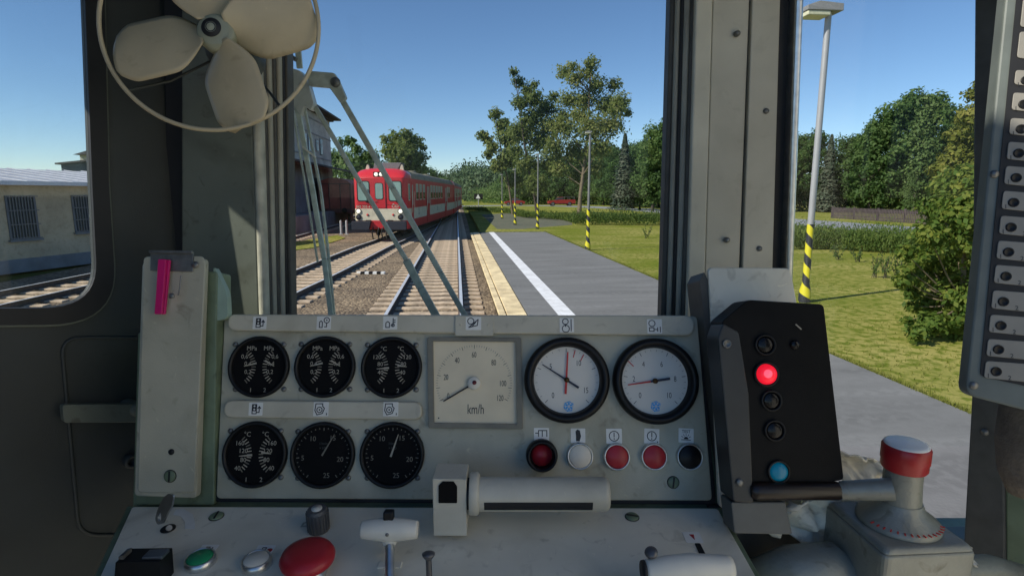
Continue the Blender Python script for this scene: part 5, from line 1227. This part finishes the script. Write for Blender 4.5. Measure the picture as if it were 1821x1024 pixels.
def make_tree(name, label, cat, base, clumps, leaf_m, bark_m, n, s, rnd, trunk_r=.18, group=None, trunk_top=None, inner=.35, limbs=True, flat=.85):
    t = thing(name, label, cat, base, group)
    V = []; F_ = []
    tot = sum(r * r for _, r in clumps)
    for c, r in clumps: blob(V, F_, c, r, max(8, int(n * r * r / tot)), s, rnd, inner, flat)
    mb = MB(); mb.v = V; mb.f = F_; mb.m = [0] * len(F_); mb.sm = [False] * len(F_); mb.build('crown', leaf_m, t)
    top = trunk_top or max((c for c, r in clumps), key=lambda c: c.z)
    mb = MB(); B = Vector(base); pts = []
    for i in range(7):
        u = i / 6; p = B.lerp(top, u); p += Vector((math.sin(u * 5 + B.x), math.cos(u * 4), 0)) * .012 * (top - B).length * (u * (1 - u) * 4); pts.append(p)
    mb.tube(None, pts, [trunk_r * (1.25 if i == 0 else 1 - .85 * i / 6) for i in range(7)], 9)
    if limbs:
        for c, r in clumps:
            z = max(B.z + (top.z - B.z) * .22, c.z - (Vector((c.x - B.x, c.y - B.y)).length * .9 + .3)); u = min(max((z - B.z) / (top.z - B.z), 0), .92)
            st = B.lerp(top, u); md = st.lerp(c, .5) + Vector((0, 0, -.04 * (c - st).length))
            mb.tube(None, [st, md, c], [trunk_r * .35 * (1 - u * .6), trunk_r * .22, trunk_r * .08], 6)
    mb.build('trunk', bark_m, t); return t
def hero(name, label, base_px, Y, cl, leaf_m, n, s, seed, tr=.18, group=None, z0=ZG, spread=.5, bark=None, cat='tree', limbs=True, inner=.05, depth=1.0, topi=None, k=1.42):
    rnd = random.Random(seed); bx = atY(base_px, 345, Y).x; base = Vector((bx, Y, z0)); out = []
    for x, y, r in cl:
        Yd = Y + rnd.uniform(-1, 1) * spread * depth; p = atY(x, y, Yd); out.append((p, r * Y / 1020 * k))
    tt = out[topi][0] if topi is not None else None
    return make_tree(name, label, cat, base, out, leaf_m, bark or m_bark, n, s, rnd, tr, group, inner=inner, limbs=limbs, trunk_top=tt)
G1 = 'loose olive trees beyond the platform'
hero('tree', 'tallest loose crowned tree with pale trunk beyond the platform', 1030, 54, [(1052, 112, 13), (1044, 128, 14), (1003, 128, 14), (1022, 140, 15), (1060, 150, 17), (1092, 150, 13), (1104, 180, 16), (1078, 186, 20), (1040, 175, 22), (1010, 178, 18), (1050, 225, 26), (1000, 225, 24), (1086, 222, 22), (1022, 270, 26), (985, 262, 20), (1066, 262, 22), (1030, 312, 20), (1116, 200, 9), (995, 300, 16), (1058, 300, 16), (1018, 118, 9), (1096, 196, 14), (1030, 205, 20)], m_leaf_olive, 19000, .14, 11, .20, G1, spread=2.2, topi=0)
hero('tree', 'tall loose tree in the middle of the group beyond the platform', 957, 58, [(914, 128, 8), (922, 146, 11), (938, 160, 12), (925, 182, 15), (950, 175, 15), (970, 192, 18), (945, 212, 22), (980, 222, 20), (925, 232, 20), (960, 250, 24), (938, 290, 22), (978, 290, 22), (955, 325, 20), (985, 172, 9), (1000, 205, 12), (918, 268, 14), (950, 150, 7)], m_leaf_olive, 15000, .15, 12, .17, G1, spread=2.2, bark=m_bark_d)
hero('tree', 'shorter loose tree at the left of the group beyond the platform', 912, 66, [(881, 203, 10), (858, 240, 9), (868, 250, 9), (893, 222, 13), (905, 245, 18), (876, 262, 11), (905, 280, 18), (885, 295, 12), (915, 320, 16), (930, 240, 14), (868, 275, 8)], m_leaf_olive, 7000, .21, 13, .14, G1, spread=2)
hero('tree', 'yellowing broad tree at the right beside the breaker board', 1790, 26, [(1775, 92, 15), (1764, 128, 16), (1748, 150, 16), (1731, 168, 14), (1760, 190, 28), (1722, 205, 20), (1705, 240, 20), (1750, 245, 34), (1800, 150, 40), (1700, 280, 26), (1740, 300, 36), (1672, 300, 18), (1800, 260, 46), (1850, 200, 60), (1790, 340, 44), (1683, 330, 22)], m_leaf_yel, 20000, .12, 14, .22, None, spread=1.6, topi=8, z0=ZG)
bushy = hero('bush', 'large leafy green bush growing from the grass at the right', 1745, 8.5, [(1700, 335, 34), (1735, 370, 44), (1670, 372, 28), (1652, 418, 26), (1700, 432, 44), (1755, 430, 44), (1642, 462, 28), (1622, 496, 17), (1690, 500, 42), (1652, 540, 24), (1730, 530, 44), (1705, 572, 26), (1668, 578, 16), (1745, 585, 26), (1612, 478, 10), (1720, 320, 30), (1790, 480, 50), (1790, 380, 50), (1622, 520, 12), (1660, 575, 22), (1620, 545, 10), (1700, 610, 22), (1735, 630, 24), (1610, 450, 14), (1606, 500, 14), (1630, 590, 16), (1612, 570, 9), (1690, 600, 14), (1655, 600, 8)], m_leaf_bush, 36000, .05, 15, .06, None, spread=.5, cat='bush', limbs=True)
# trees behind the train
G2 = 'trees behind the red train'
hero('tree', 'broad brownish green tree right behind the train roof', 718, 95, [(722, 238, 10), (706, 248, 15), (735, 252, 14), (695, 268, 16), (718, 272, 24), (745, 280, 14), (712, 298, 24), (738, 300, 18), (684, 248, 7), (752, 262, 6)], m_leaf_olive, 7000, .30, 21, .25, G2, spread=3, bark=m_bark_d)
hero('tree', 'sparse topped tree between the warehouse and the train', 630, 90, [(605, 254, 9), (622, 252, 9), (634, 262, 8), (612, 282, 16), (640, 285, 18), (660, 282, 15), (625, 305, 22), (655, 305, 22), (600, 300, 18), (675, 300, 14), (590, 280, 14)], m_leaf_wood, 7000, .28, 22, .22, G2, spread=3, bark=m_bark_d)
hero('tree', 'low round tree at the right end of the trees behind the train', 772, 140, [(758, 304, 9), (770, 309, 9), (782, 315, 7), (748, 302, 9), (792, 322, 6)], m_leaf_wood, 1200, .32, 23, .2, G2, spread=3, bark=m_bark_d)
# copied trees
def proto_dec(seed, H=12., rad=4.2, n=6500, m=None, s=.21):
    rnd = random.Random(seed); cl = []
    for i in range(26):
        z = H * (.16 + .78 * (i / 25)); rr = rad * (math.sin(math.pi * min(1, (z / H) * .92 + .10)) ** .6); a = i * 2.4
        k = rnd.uniform(.2, .72); cl.append((Vector((math.cos(a) * rr * k, math.sin(a) * rr * k, z)), rad * rnd.uniform(.28, .44)))
    return make_tree('tree', 'x', 'tree', Vector((0, 0, 0)), cl, m or m_leaf_wood, m_bark_d, n, s, rnd, .2, flat=.8)
def proto_con(seed, H=12., rad=2.6, n=6000):
    rnd = random.Random(seed); V = []; F_ = []
    for _ in range(n):
        u = rnd.random() ** .75; z = H * (.06 + .93 * (1 - u)) if False else H * (.05 + .94 * rnd.random() ** 1.25)
        lay = (z * 1.6) % 1.0; r = rad * (1 - z / H) ** .85 * (1.0 - .35 * lay) * rnd.uniform(.45, 1.05) + .05; a = rnd.uniform(0, 6.283); r *= .82 + .3 * noise.noise(Vector((math.cos(a) * 1.5, math.sin(a) * 1.5, z)))
        p = Vector((math.cos(a) * r, math.sin(a) * r, z - r * .22)); nn = Vector((math.cos(a) * .5, math.sin(a) * .5, rnd.uniform(.2, 1))).normalized()
        leaf(V, F_, p, nn, .19 * rnd.uniform(.6, 1.2), rnd)
    t = thing('conifer', 'x', 'conifer', (0, 0, 0)); mb = MB(); mb.v = V; mb.f = F_; mb.m = [0] * len(F_); mb.sm = [False] * len(F_); mb.build('crown', m_leaf_con, t)
    mb = MB(); mb.tube(None, [(0, 0, 0), (0, 0, H * .97)], [.2, .02], 8); mb.build('trunk', m_bark_d, t); return t
def proto_pop(seed, H=12., n=4500, m=None):
    rnd = random.Random(seed); cl = []
    for i in range(16):
        z = H * (.08 + .86 * i / 15); cl.append((Vector((rnd.uniform(-.4, .4), rnd.uniform(-.4, .4), z)), 1.3 * (math.sin(math.pi * (.12 + .8 * i / 15)) ** .5)))
    return make_tree('poplar', 'x', 'tree', Vector((0, 0, 0)), cl, m or m_leaf_light, m_bark_d, n, .17, rnd, .16)
protos = {'a': proto_dec(31), 'b': proto_dec(32, 12, 3.6), 'e': proto_dec(33, 12, 4.0, m=m_leaf_wood, n=7000), 'c': proto_con(34), 'p': proto_pop(35), 'l': proto_dec(36, 12, 3.0, 5200, m_leaf_light, .2)}
used = set()
def place(k, px, top, Y, label, group='trees of the wood beyond the road', z=ZG, w_=1.0):
    pr = protos[k]; o = pr if k not in used else copy_tree(pr); used.add(k)
    tp = atY(px, top, Y); h = tp.z - z; f = h / 12.0
    if k == 'c': f = h / 12.0
    o.location = (tp.x, Y, z); o.rotation_euler = (0, 0, (px * 1.7 + Y) % 6.28); o.scale = (f * w_, f * w_, f); o['label'] = label; o['group'] = group
    return o
def lb(px, s): return s
for i, (px, top, Y) in enumerate([(1098, 262, 104), (1126, 256, 100), (1152, 250, 102), (1176, 240, 96)]): place('eab'[i % 3], px, top, Y, '%s from the left of the far trees closing the gap around the spruce' % ['first', 'second', 'third', 'fourth'][i], w_=1.2)
ORD = ['first', 'second', 'third', 'fourth', 'fifth', 'sixth', 'seventh', 'eighth', 'ninth', 'tenth', 'eleventh', 'twelfth']
place('c', 1112, 236, 82, 'dark pointed spruce standing between the big loose tree and the cab post', w_=1.25)
place('c', 1480, 238, 70, 'grey green spruce rising just right of the nearest lamp post', w_=1.1)
place('p', 1648, 163, 62, 'slender light green poplar in front of the tallest wood trees', w_=1.0)
place('p', 1622, 300, 58, 'small light green poplar low in front of the wood', w_=1.1)
place('l', 1545, 225, 72, 'light green tree at the left foot of the tallest wood trees')
dl = '%s from the left of the dense green trees behind the loose olive trees'
for i, (px, top, Y) in enumerate([(893, 312, 150), (908, 302, 138), (922, 296, 128), (940, 288, 134), (958, 290, 140), (976, 282, 130), (996, 276, 128), (1014, 280, 134), (1034, 270, 126), (1056, 262, 122), (1076, 256, 116), (1090, 262, 120)]): place('abe'[i % 3], px, top, Y, dl % ORD[i], w_=1.15)
dl2 = '%s from the left of the dense trees between the spruce and the right cab post'
for i, (px, top, Y) in enumerate([(1142, 252, 82), (1128, 268, 90), (1166, 224, 76), (1190, 214, 74)]): place('bea'[i % 3], px, top, Y, dl2 % ORD[i])
dl3 = '%s from the left of the lower wood trees around the nearest lamp post'
for i, (px, top, Y) in enumerate([(1240, 225, 74), (1300, 215, 76), (1360, 225, 72), (1408, 236, 74), (1432, 240, 78), (1456, 230, 74), (1506, 244, 76), (1528, 240, 70), (1560, 215, 66)]): place('abe'[i % 3], px, top, Y, dl3 % ORD[i])
place('a', 1588, 184, 66, 'tall dark tree forming the left shoulder of the highest crown in the wood', w_=.95)
place('e', 1625, 158, 66, 'highest dark tree of the wood under the open sky at the right', w_=.9)
place('b', 1668, 166, 66, 'high dark tree right of the slender poplar', w_=1.0)
place('a', 1702, 190, 64, 'high dark tree partly hidden by the yellowing tree', w_=.9)
place('e', 1745, 200, 62, 'dark tree behind the yellowing tree at the right edge'); place('b', 1800, 190, 60, 'dark tree hidden behind the breaker board')
# lower undergrowth row of the wood
rnd = random.Random(8)
def understory(name, pts, label, h, m, n, s, wd, cat='shrubs', stuff=True):
    V = []; F_ = []
    for i in range(n):
        k = rnd.random() * (len(pts) - 1); j = int(k); u = k - j; a, b = pts[j], pts[j + 1]
        cx_ = a[0] + (b[0] - a[0]) * u; cy_ = a[1] + (b[1] - a[1]) * u
        hh = h * (.75 + .5 * noise.noise(Vector((cx_ * .25, cy_ * .25, 1)))) ; p = Vector((cx_ + rnd.uniform(-wd, wd), cy_ + rnd.uniform(-wd, wd), ZG + rnd.random() ** .8 * hh))
        leaf(V, F_, p, Vector((rnd.uniform(-1, 1), rnd.uniform(-1.2, .6), rnd.uniform(.1, 1))).normalized(), s * rnd.uniform(.6, 1.3), rnd)
    mb = MB(); mb.v = V; mb.f = F_; mb.m = [0] * len(F_); mb.sm = [False] * len(F_)
    o = mb.build(name, m, loc=(pts[0][0], pts[0][1], ZG)); tag(o, label, cat)
    if stuff: o['kind'] = 'stuff'
    return o
g_ = lambda x, Y: (atY(x, 345, Y).x, Y)
understory('undergrowth', [g_(850, 160), g_(900, 140), g_(960, 132), g_(1050, 128), g_(1120, 112), g_(1200, 92), g_(1400, 76), g_(1500, 74), g_(1600, 66), g_(1780, 58), g_(1900, 54)], 'dark shrubs filling the foot of the wood beyond the road', 5.2, m_leaf_wood, 26000, .26, 3.2)
understory('distant_wood', [g_(805, 330), g_(825, 300), g_(850, 270), g_(872, 230), g_(895, 180)], 'distant dark green wood closing the view behind the track', 15, m_leaf_far, 42000, .5, 12)
understory('distant_wood', [g_(640, 260), g_(700, 260), g_(760, 290), g_(808, 330)], 'far low wood behind the train', 8, m_leaf_far, 20000, .45, 9)
understory('undergrowth', [g_(560, 82), g_(620, 84), g_(700, 92), g_(765, 115)], 'shrubs behind the warehouse and train', 5.5, m_leaf_wood, 6000, .24, 3)
# hedge bands
def hedge(label, fr, depth, h, n, s=.085):
    V = []; F_ = []
    L_ = [(fr[i + 1] - fr[i]).length for i in range(len(fr) - 1)]; tot = sum(L_)
    for _ in range(n):
        r_ = rnd.random() * tot; i = 0
        while r_ > L_[i]: r_ -= L_[i]; i += 1
        p = fr[i].lerp(fr[i + 1], r_ / L_[i]); dpt = rnd.random() ** 1.7 * depth; v = p.normalized() if False else (Vector((p.x, p.y)).normalized())
        hh = h * (.8 + .35 * noise.noise(Vector((p.x * .8, p.y * .8 + dpt, 0)))) * (rnd.uniform(.6, 1.1) if rnd.random() < .85 else rnd.uniform(1.1, 1.4)); z = ZG + rnd.random() ** .6 * hh
        q_ = Vector((p.x + v.x * dpt + rnd.uniform(-.1, .1), p.y + v.y * dpt, z))
        up = Vector((rnd.uniform(-.45, .45), rnd.uniform(-.45, .45), 1)).normalized(); sd_ = up.cross(Vector((rnd.uniform(-1, 1), rnd.uniform(-1, 1), 0))).normalized(); k = len(V); L2 = s * rnd.uniform(.8, 2.0); w2 = s * .33
        V += [q_ - sd_ * w2 * .5, q_ + up * L2 * .5 - sd_ * w2, q_ + up * L2, q_ + up * L2 * .5 + sd_ * w2]; F_.append((k, k + 3, k + 2, k + 1))
    mb = MB(); mb.v = V; mb.f = F_; mb.m = [0] * len(F_); mb.sm = [False] * len(F_)
    o = mb.build('hedge', m_leaf_hedge, loc=(fr[0].x, fr[0].y, ZG)); tag(o, label, 'hedge')
v2 = lambda x, y: Vector(gnd(x, y, ZG)[:2])
hedge('tall leafy hedge band between the gravel path and the road', [v2(913, 384), v2(935, 388), v2(1000, 392), v2(1020, 398)], 6, .55, 12000, .11)
hedge('tall leafy hedge band along the far edge of the platform lawn', [v2(1019, 400.5), v2(1100, 401), v2(1180, 402), v2(1300, 418), v2(1400, 440)], 4, 1.05, 24000, .10)
hedge('low hedge strip in front of the level crossing', [v2(826, 375), v2(870, 378), v2(912, 381)], 4, .55, 4000, .12)
hedge('tall weed hedge behind the lawn in the right window', [v2(1401, 444), v2(1480, 445), v2(1560, 450), v2(1640, 455), v2(1760, 462)], 3.6, 1.0, 24000, .07)
# scraggly weeds on the lawn
def weed(px, py, h, label):
    b = gnd(px, py, ZG); rn = random.Random(int(px)); V = []; F_ = []; mb = MB()
    for k in range(6):
        t_ = b + Vector((rn.uniform(-.35, .35), rn.uniform(-.2, .2), h * rn.uniform(.6, 1))); mb.tube(None, [b + Vector((rn.uniform(-.1, .1), 0, 0)), b.lerp(t_, .5), t_], [.008, .007, .004], 5)
        for j in range(14):
            u = rn.uniform(.2, 1); leaf(V, F_, b.lerp(t_, u) + Vector((rn.uniform(-.05, .05), rn.uniform(-.05, .05), 0)), Vector((rn.uniform(-1, 1), -1, rn.uniform(0, 1))).normalized(), .04, rn)
    t = thing('weed', label, 'weed', b, 'scraggly weeds on the lawn'); mb.build('stem', m_bark_d, t)
    mb = MB(); mb.v = V; mb.f = F_; mb.m = [0] * len(F_); mb.sm = [False] * len(F_); mb.build('foliage', m_leaf_hedge, t)
for a_ in ((1490, 462, .55, 'small weed behind the others, nearest the striped lamp foot'), (1525, 466, .5, 'small weed at the foot of the weed hedge'), (1553, 494, .7, 'leftmost of the three taller weeds on the lawn'), (1572, 495, .85, 'middle of the three taller weeds on the lawn'), (1594, 493, .8, 'right of the three taller weeds, close to the bush'), (1150, 424, .8, 'weed on the lawn beside the right cab post')): weed(*a_)
# grass blades on the nearer lawn
V = []; F_ = []; rn = random.Random(77)
for _ in range(12000):
    y_ = 6 + 26 * rn.random() ** 1.3; x_ = 5.42 + rn.random() * (y_ * .62 + 3); p = Vector((x_, y_, ZG)); nz = noise.noise(Vector((x_ * .5, y_ * .5, 0)))
    if nz < -.25 and rn.random() < .6: continue
    h = rn.uniform(.02, .055) * (1 + nz); a_ = rn.uniform(0, 6.28); d = Vector((math.cos(a_), math.sin(a_), 0)) * .008; k = len(V)
    V += [p - d, p + d, p + Vector((rn.uniform(-.03, .03), rn.uniform(-.03, .03), h))]; F_.append((k, k + 1, k + 2))
for _ in range(9000):                    # ragged longer grass along the paving edge
    y_ = 5 + 30 * rn.random() ** 1.4; x_ = 5.31 + abs(rn.gauss(0, .07)) + .05 * noise.noise(Vector((0, y_ * 1.3, 4))); p = Vector((x_, y_, ZG)); h = rn.uniform(.07, .13); a_ = rn.uniform(0, 6.28); d = Vector((math.cos(a_), math.sin(a_), 0)) * .009; k = len(V)
    V += [p - d, p + d, p + Vector((rn.uniform(-.07, .05), rn.uniform(-.04, .04), h))]; F_.append((k, k + 1, k + 2))
mb = MB(); mb.v = V; mb.f = F_; mb.m = [0] * len(F_); mb.sm = [False] * len(F_); o = mb.build('grass_blades', leaf_mat('grass_blade', [(.18, .20, .03), (.27, .28, .05), (.36, .34, .11)], .5), loc=(8, 12, ZG)); tag(o, 'short grass blades growing on the lawn beside the platform', 'grass'); o['kind'] = 'stuff'

# ------------------------------------------------------------ fence at the right
a = gnd(1478, 388, ZG); b = gnd(1668, 400, ZG); fd = (b - a); Lf = fd.length; fd.normalize(); FO = Fr(a, fd, Vector((0, 0, 1)))
fn = thing('picket_fence', 'long dark brown picket fence before the wood at the right', 'fence', a); m_fence = mat('fence_brown', (.085, .065, .07), .85, var=.25, scale=3)
hf = 1.05
mb = MB(); x = 0
while x < Lf: mb.box(FO.M, x, hf / 2, 0, .10, hf, .03); x += .17
mb.build('pickets', m_fence, fn)
mb = MB(); mb.box(FO.M, Lf / 2, .3, -.04, Lf, .08, .04); mb.box(FO.M, Lf / 2, .85, -.04, Lf, .08, .04); mb.build('rail', m_fence, fn)
x = 0
while x < Lf: mb = MB(); mb.box(FO.M, x, hf / 2 + .04, -.1, .12, hf + .08, .1); mb.build('post', m_fence, fn); x += 3.0

# ------------------------------------------------------------ cars on the road
m_car = mat('car_red', (.30, .025, .02), .3, var=.08, coat=.5); m_cglass = mat('car_glass', (.05, .06, .07), .08); m_tyre = mat('tyre', (.015, .015, .015), .8)
def wheels(M, xs, r, t, yw):
    for x in xs:
        for y in yw:
            mb = MB(); mb.lathe(M @ Tm(x, y, r) @ Matrix.Rotation(R(90), 4, 'X'), [(r, -.1), (r * 1.0, .1), (r * .6, .11)], 20); wq = mb.build('wheel', m_tyre, t)
            mb = MB(); mb.lathe(M @ Tm(x, y, r) @ Matrix.Rotation(R(90), 4, 'X'), [(r * .6, -.115), (r * .6, .115)], 16); mb.build('rim', m_steel, wq)
def side_body(M, pts, w_, m, name, t, bev=.04):
    mb = MB(); mb.prism(M @ Matrix.Rotation(R(90), 4, 'X'), pts, -w_ / 2, w_ / 2); return mb.build(name, m, t, bevel=bev)
cp_ = atY(915, 365, 119); M = Matrix.Translation((cp_.x, 119, ZG + .006)); t = thing('parked_car', 'red sedan on the far road behind the lamp posts', 'car', (cp_.x, 119, ZG))
side_body(M, [(-2.2, .35), (2.1, .35), (2.15, .75), (1.6, .95), (.9, 1.0), (-1.0, .98), (-2.1, .75)], 1.7, m_car, 'body', t)
side_body(M, [(-1.05, .96), (-.35, 1.40), (.65, 1.42), (1.45, .98)], 1.45, m_cglass, 'windows', t); side_body(M, [(-.42, 1.38), (-.3, 1.46), (.6, 1.48), (.75, 1.40)], 1.4, m_car, 'roof', t)
wheels(M, (-1.35, 1.3), .33, t, (-.78, .78))
cp_ = atY(998, 364, 113); M = Matrix.Translation((cp_.x, 113, ZG + .006)); t = thing('pickup_truck', 'red pickup truck with a rack on the far road right of the sedan', 'pickup truck', (cp_.x, 113, ZG))
side_body(M, [(-2.7, .45), (2.7, .45), (2.7, 1.20), (-.2, 1.20), (-1.0, 1.12), (-2.55, .98), (-2.7, .8)], 1.85, m_car, 'body', t)
side_body(M, [(-1.25, 1.12), (-.75, 1.62), (.25, 1.65), (.35, 1.18)], 1.6, m_cglass, 'windows', t); side_body(M, [(-.8, 1.6), (-.7, 1.7), (.3, 1.71), (.3, 1.62)], 1.55, m_car, 'roof', t)
mb = MB()
for y_ in (-.8, .8):
    mb.tube(M, [(.4, y_, 1.72), (2.6, y_, 1.72)], .03, 6)
    for x in (.5, 1.5, 2.55): mb.tube(M, [(x, y_, 1.2), (x, y_, 1.72)], .03, 6)
mb.build('rack', m_steel, t); wheels(M, (-1.8, 1.55), .40, t, (-.85, .85))

for o in bpy.data.objects:
    if '_wl' in o: del o['_wl']
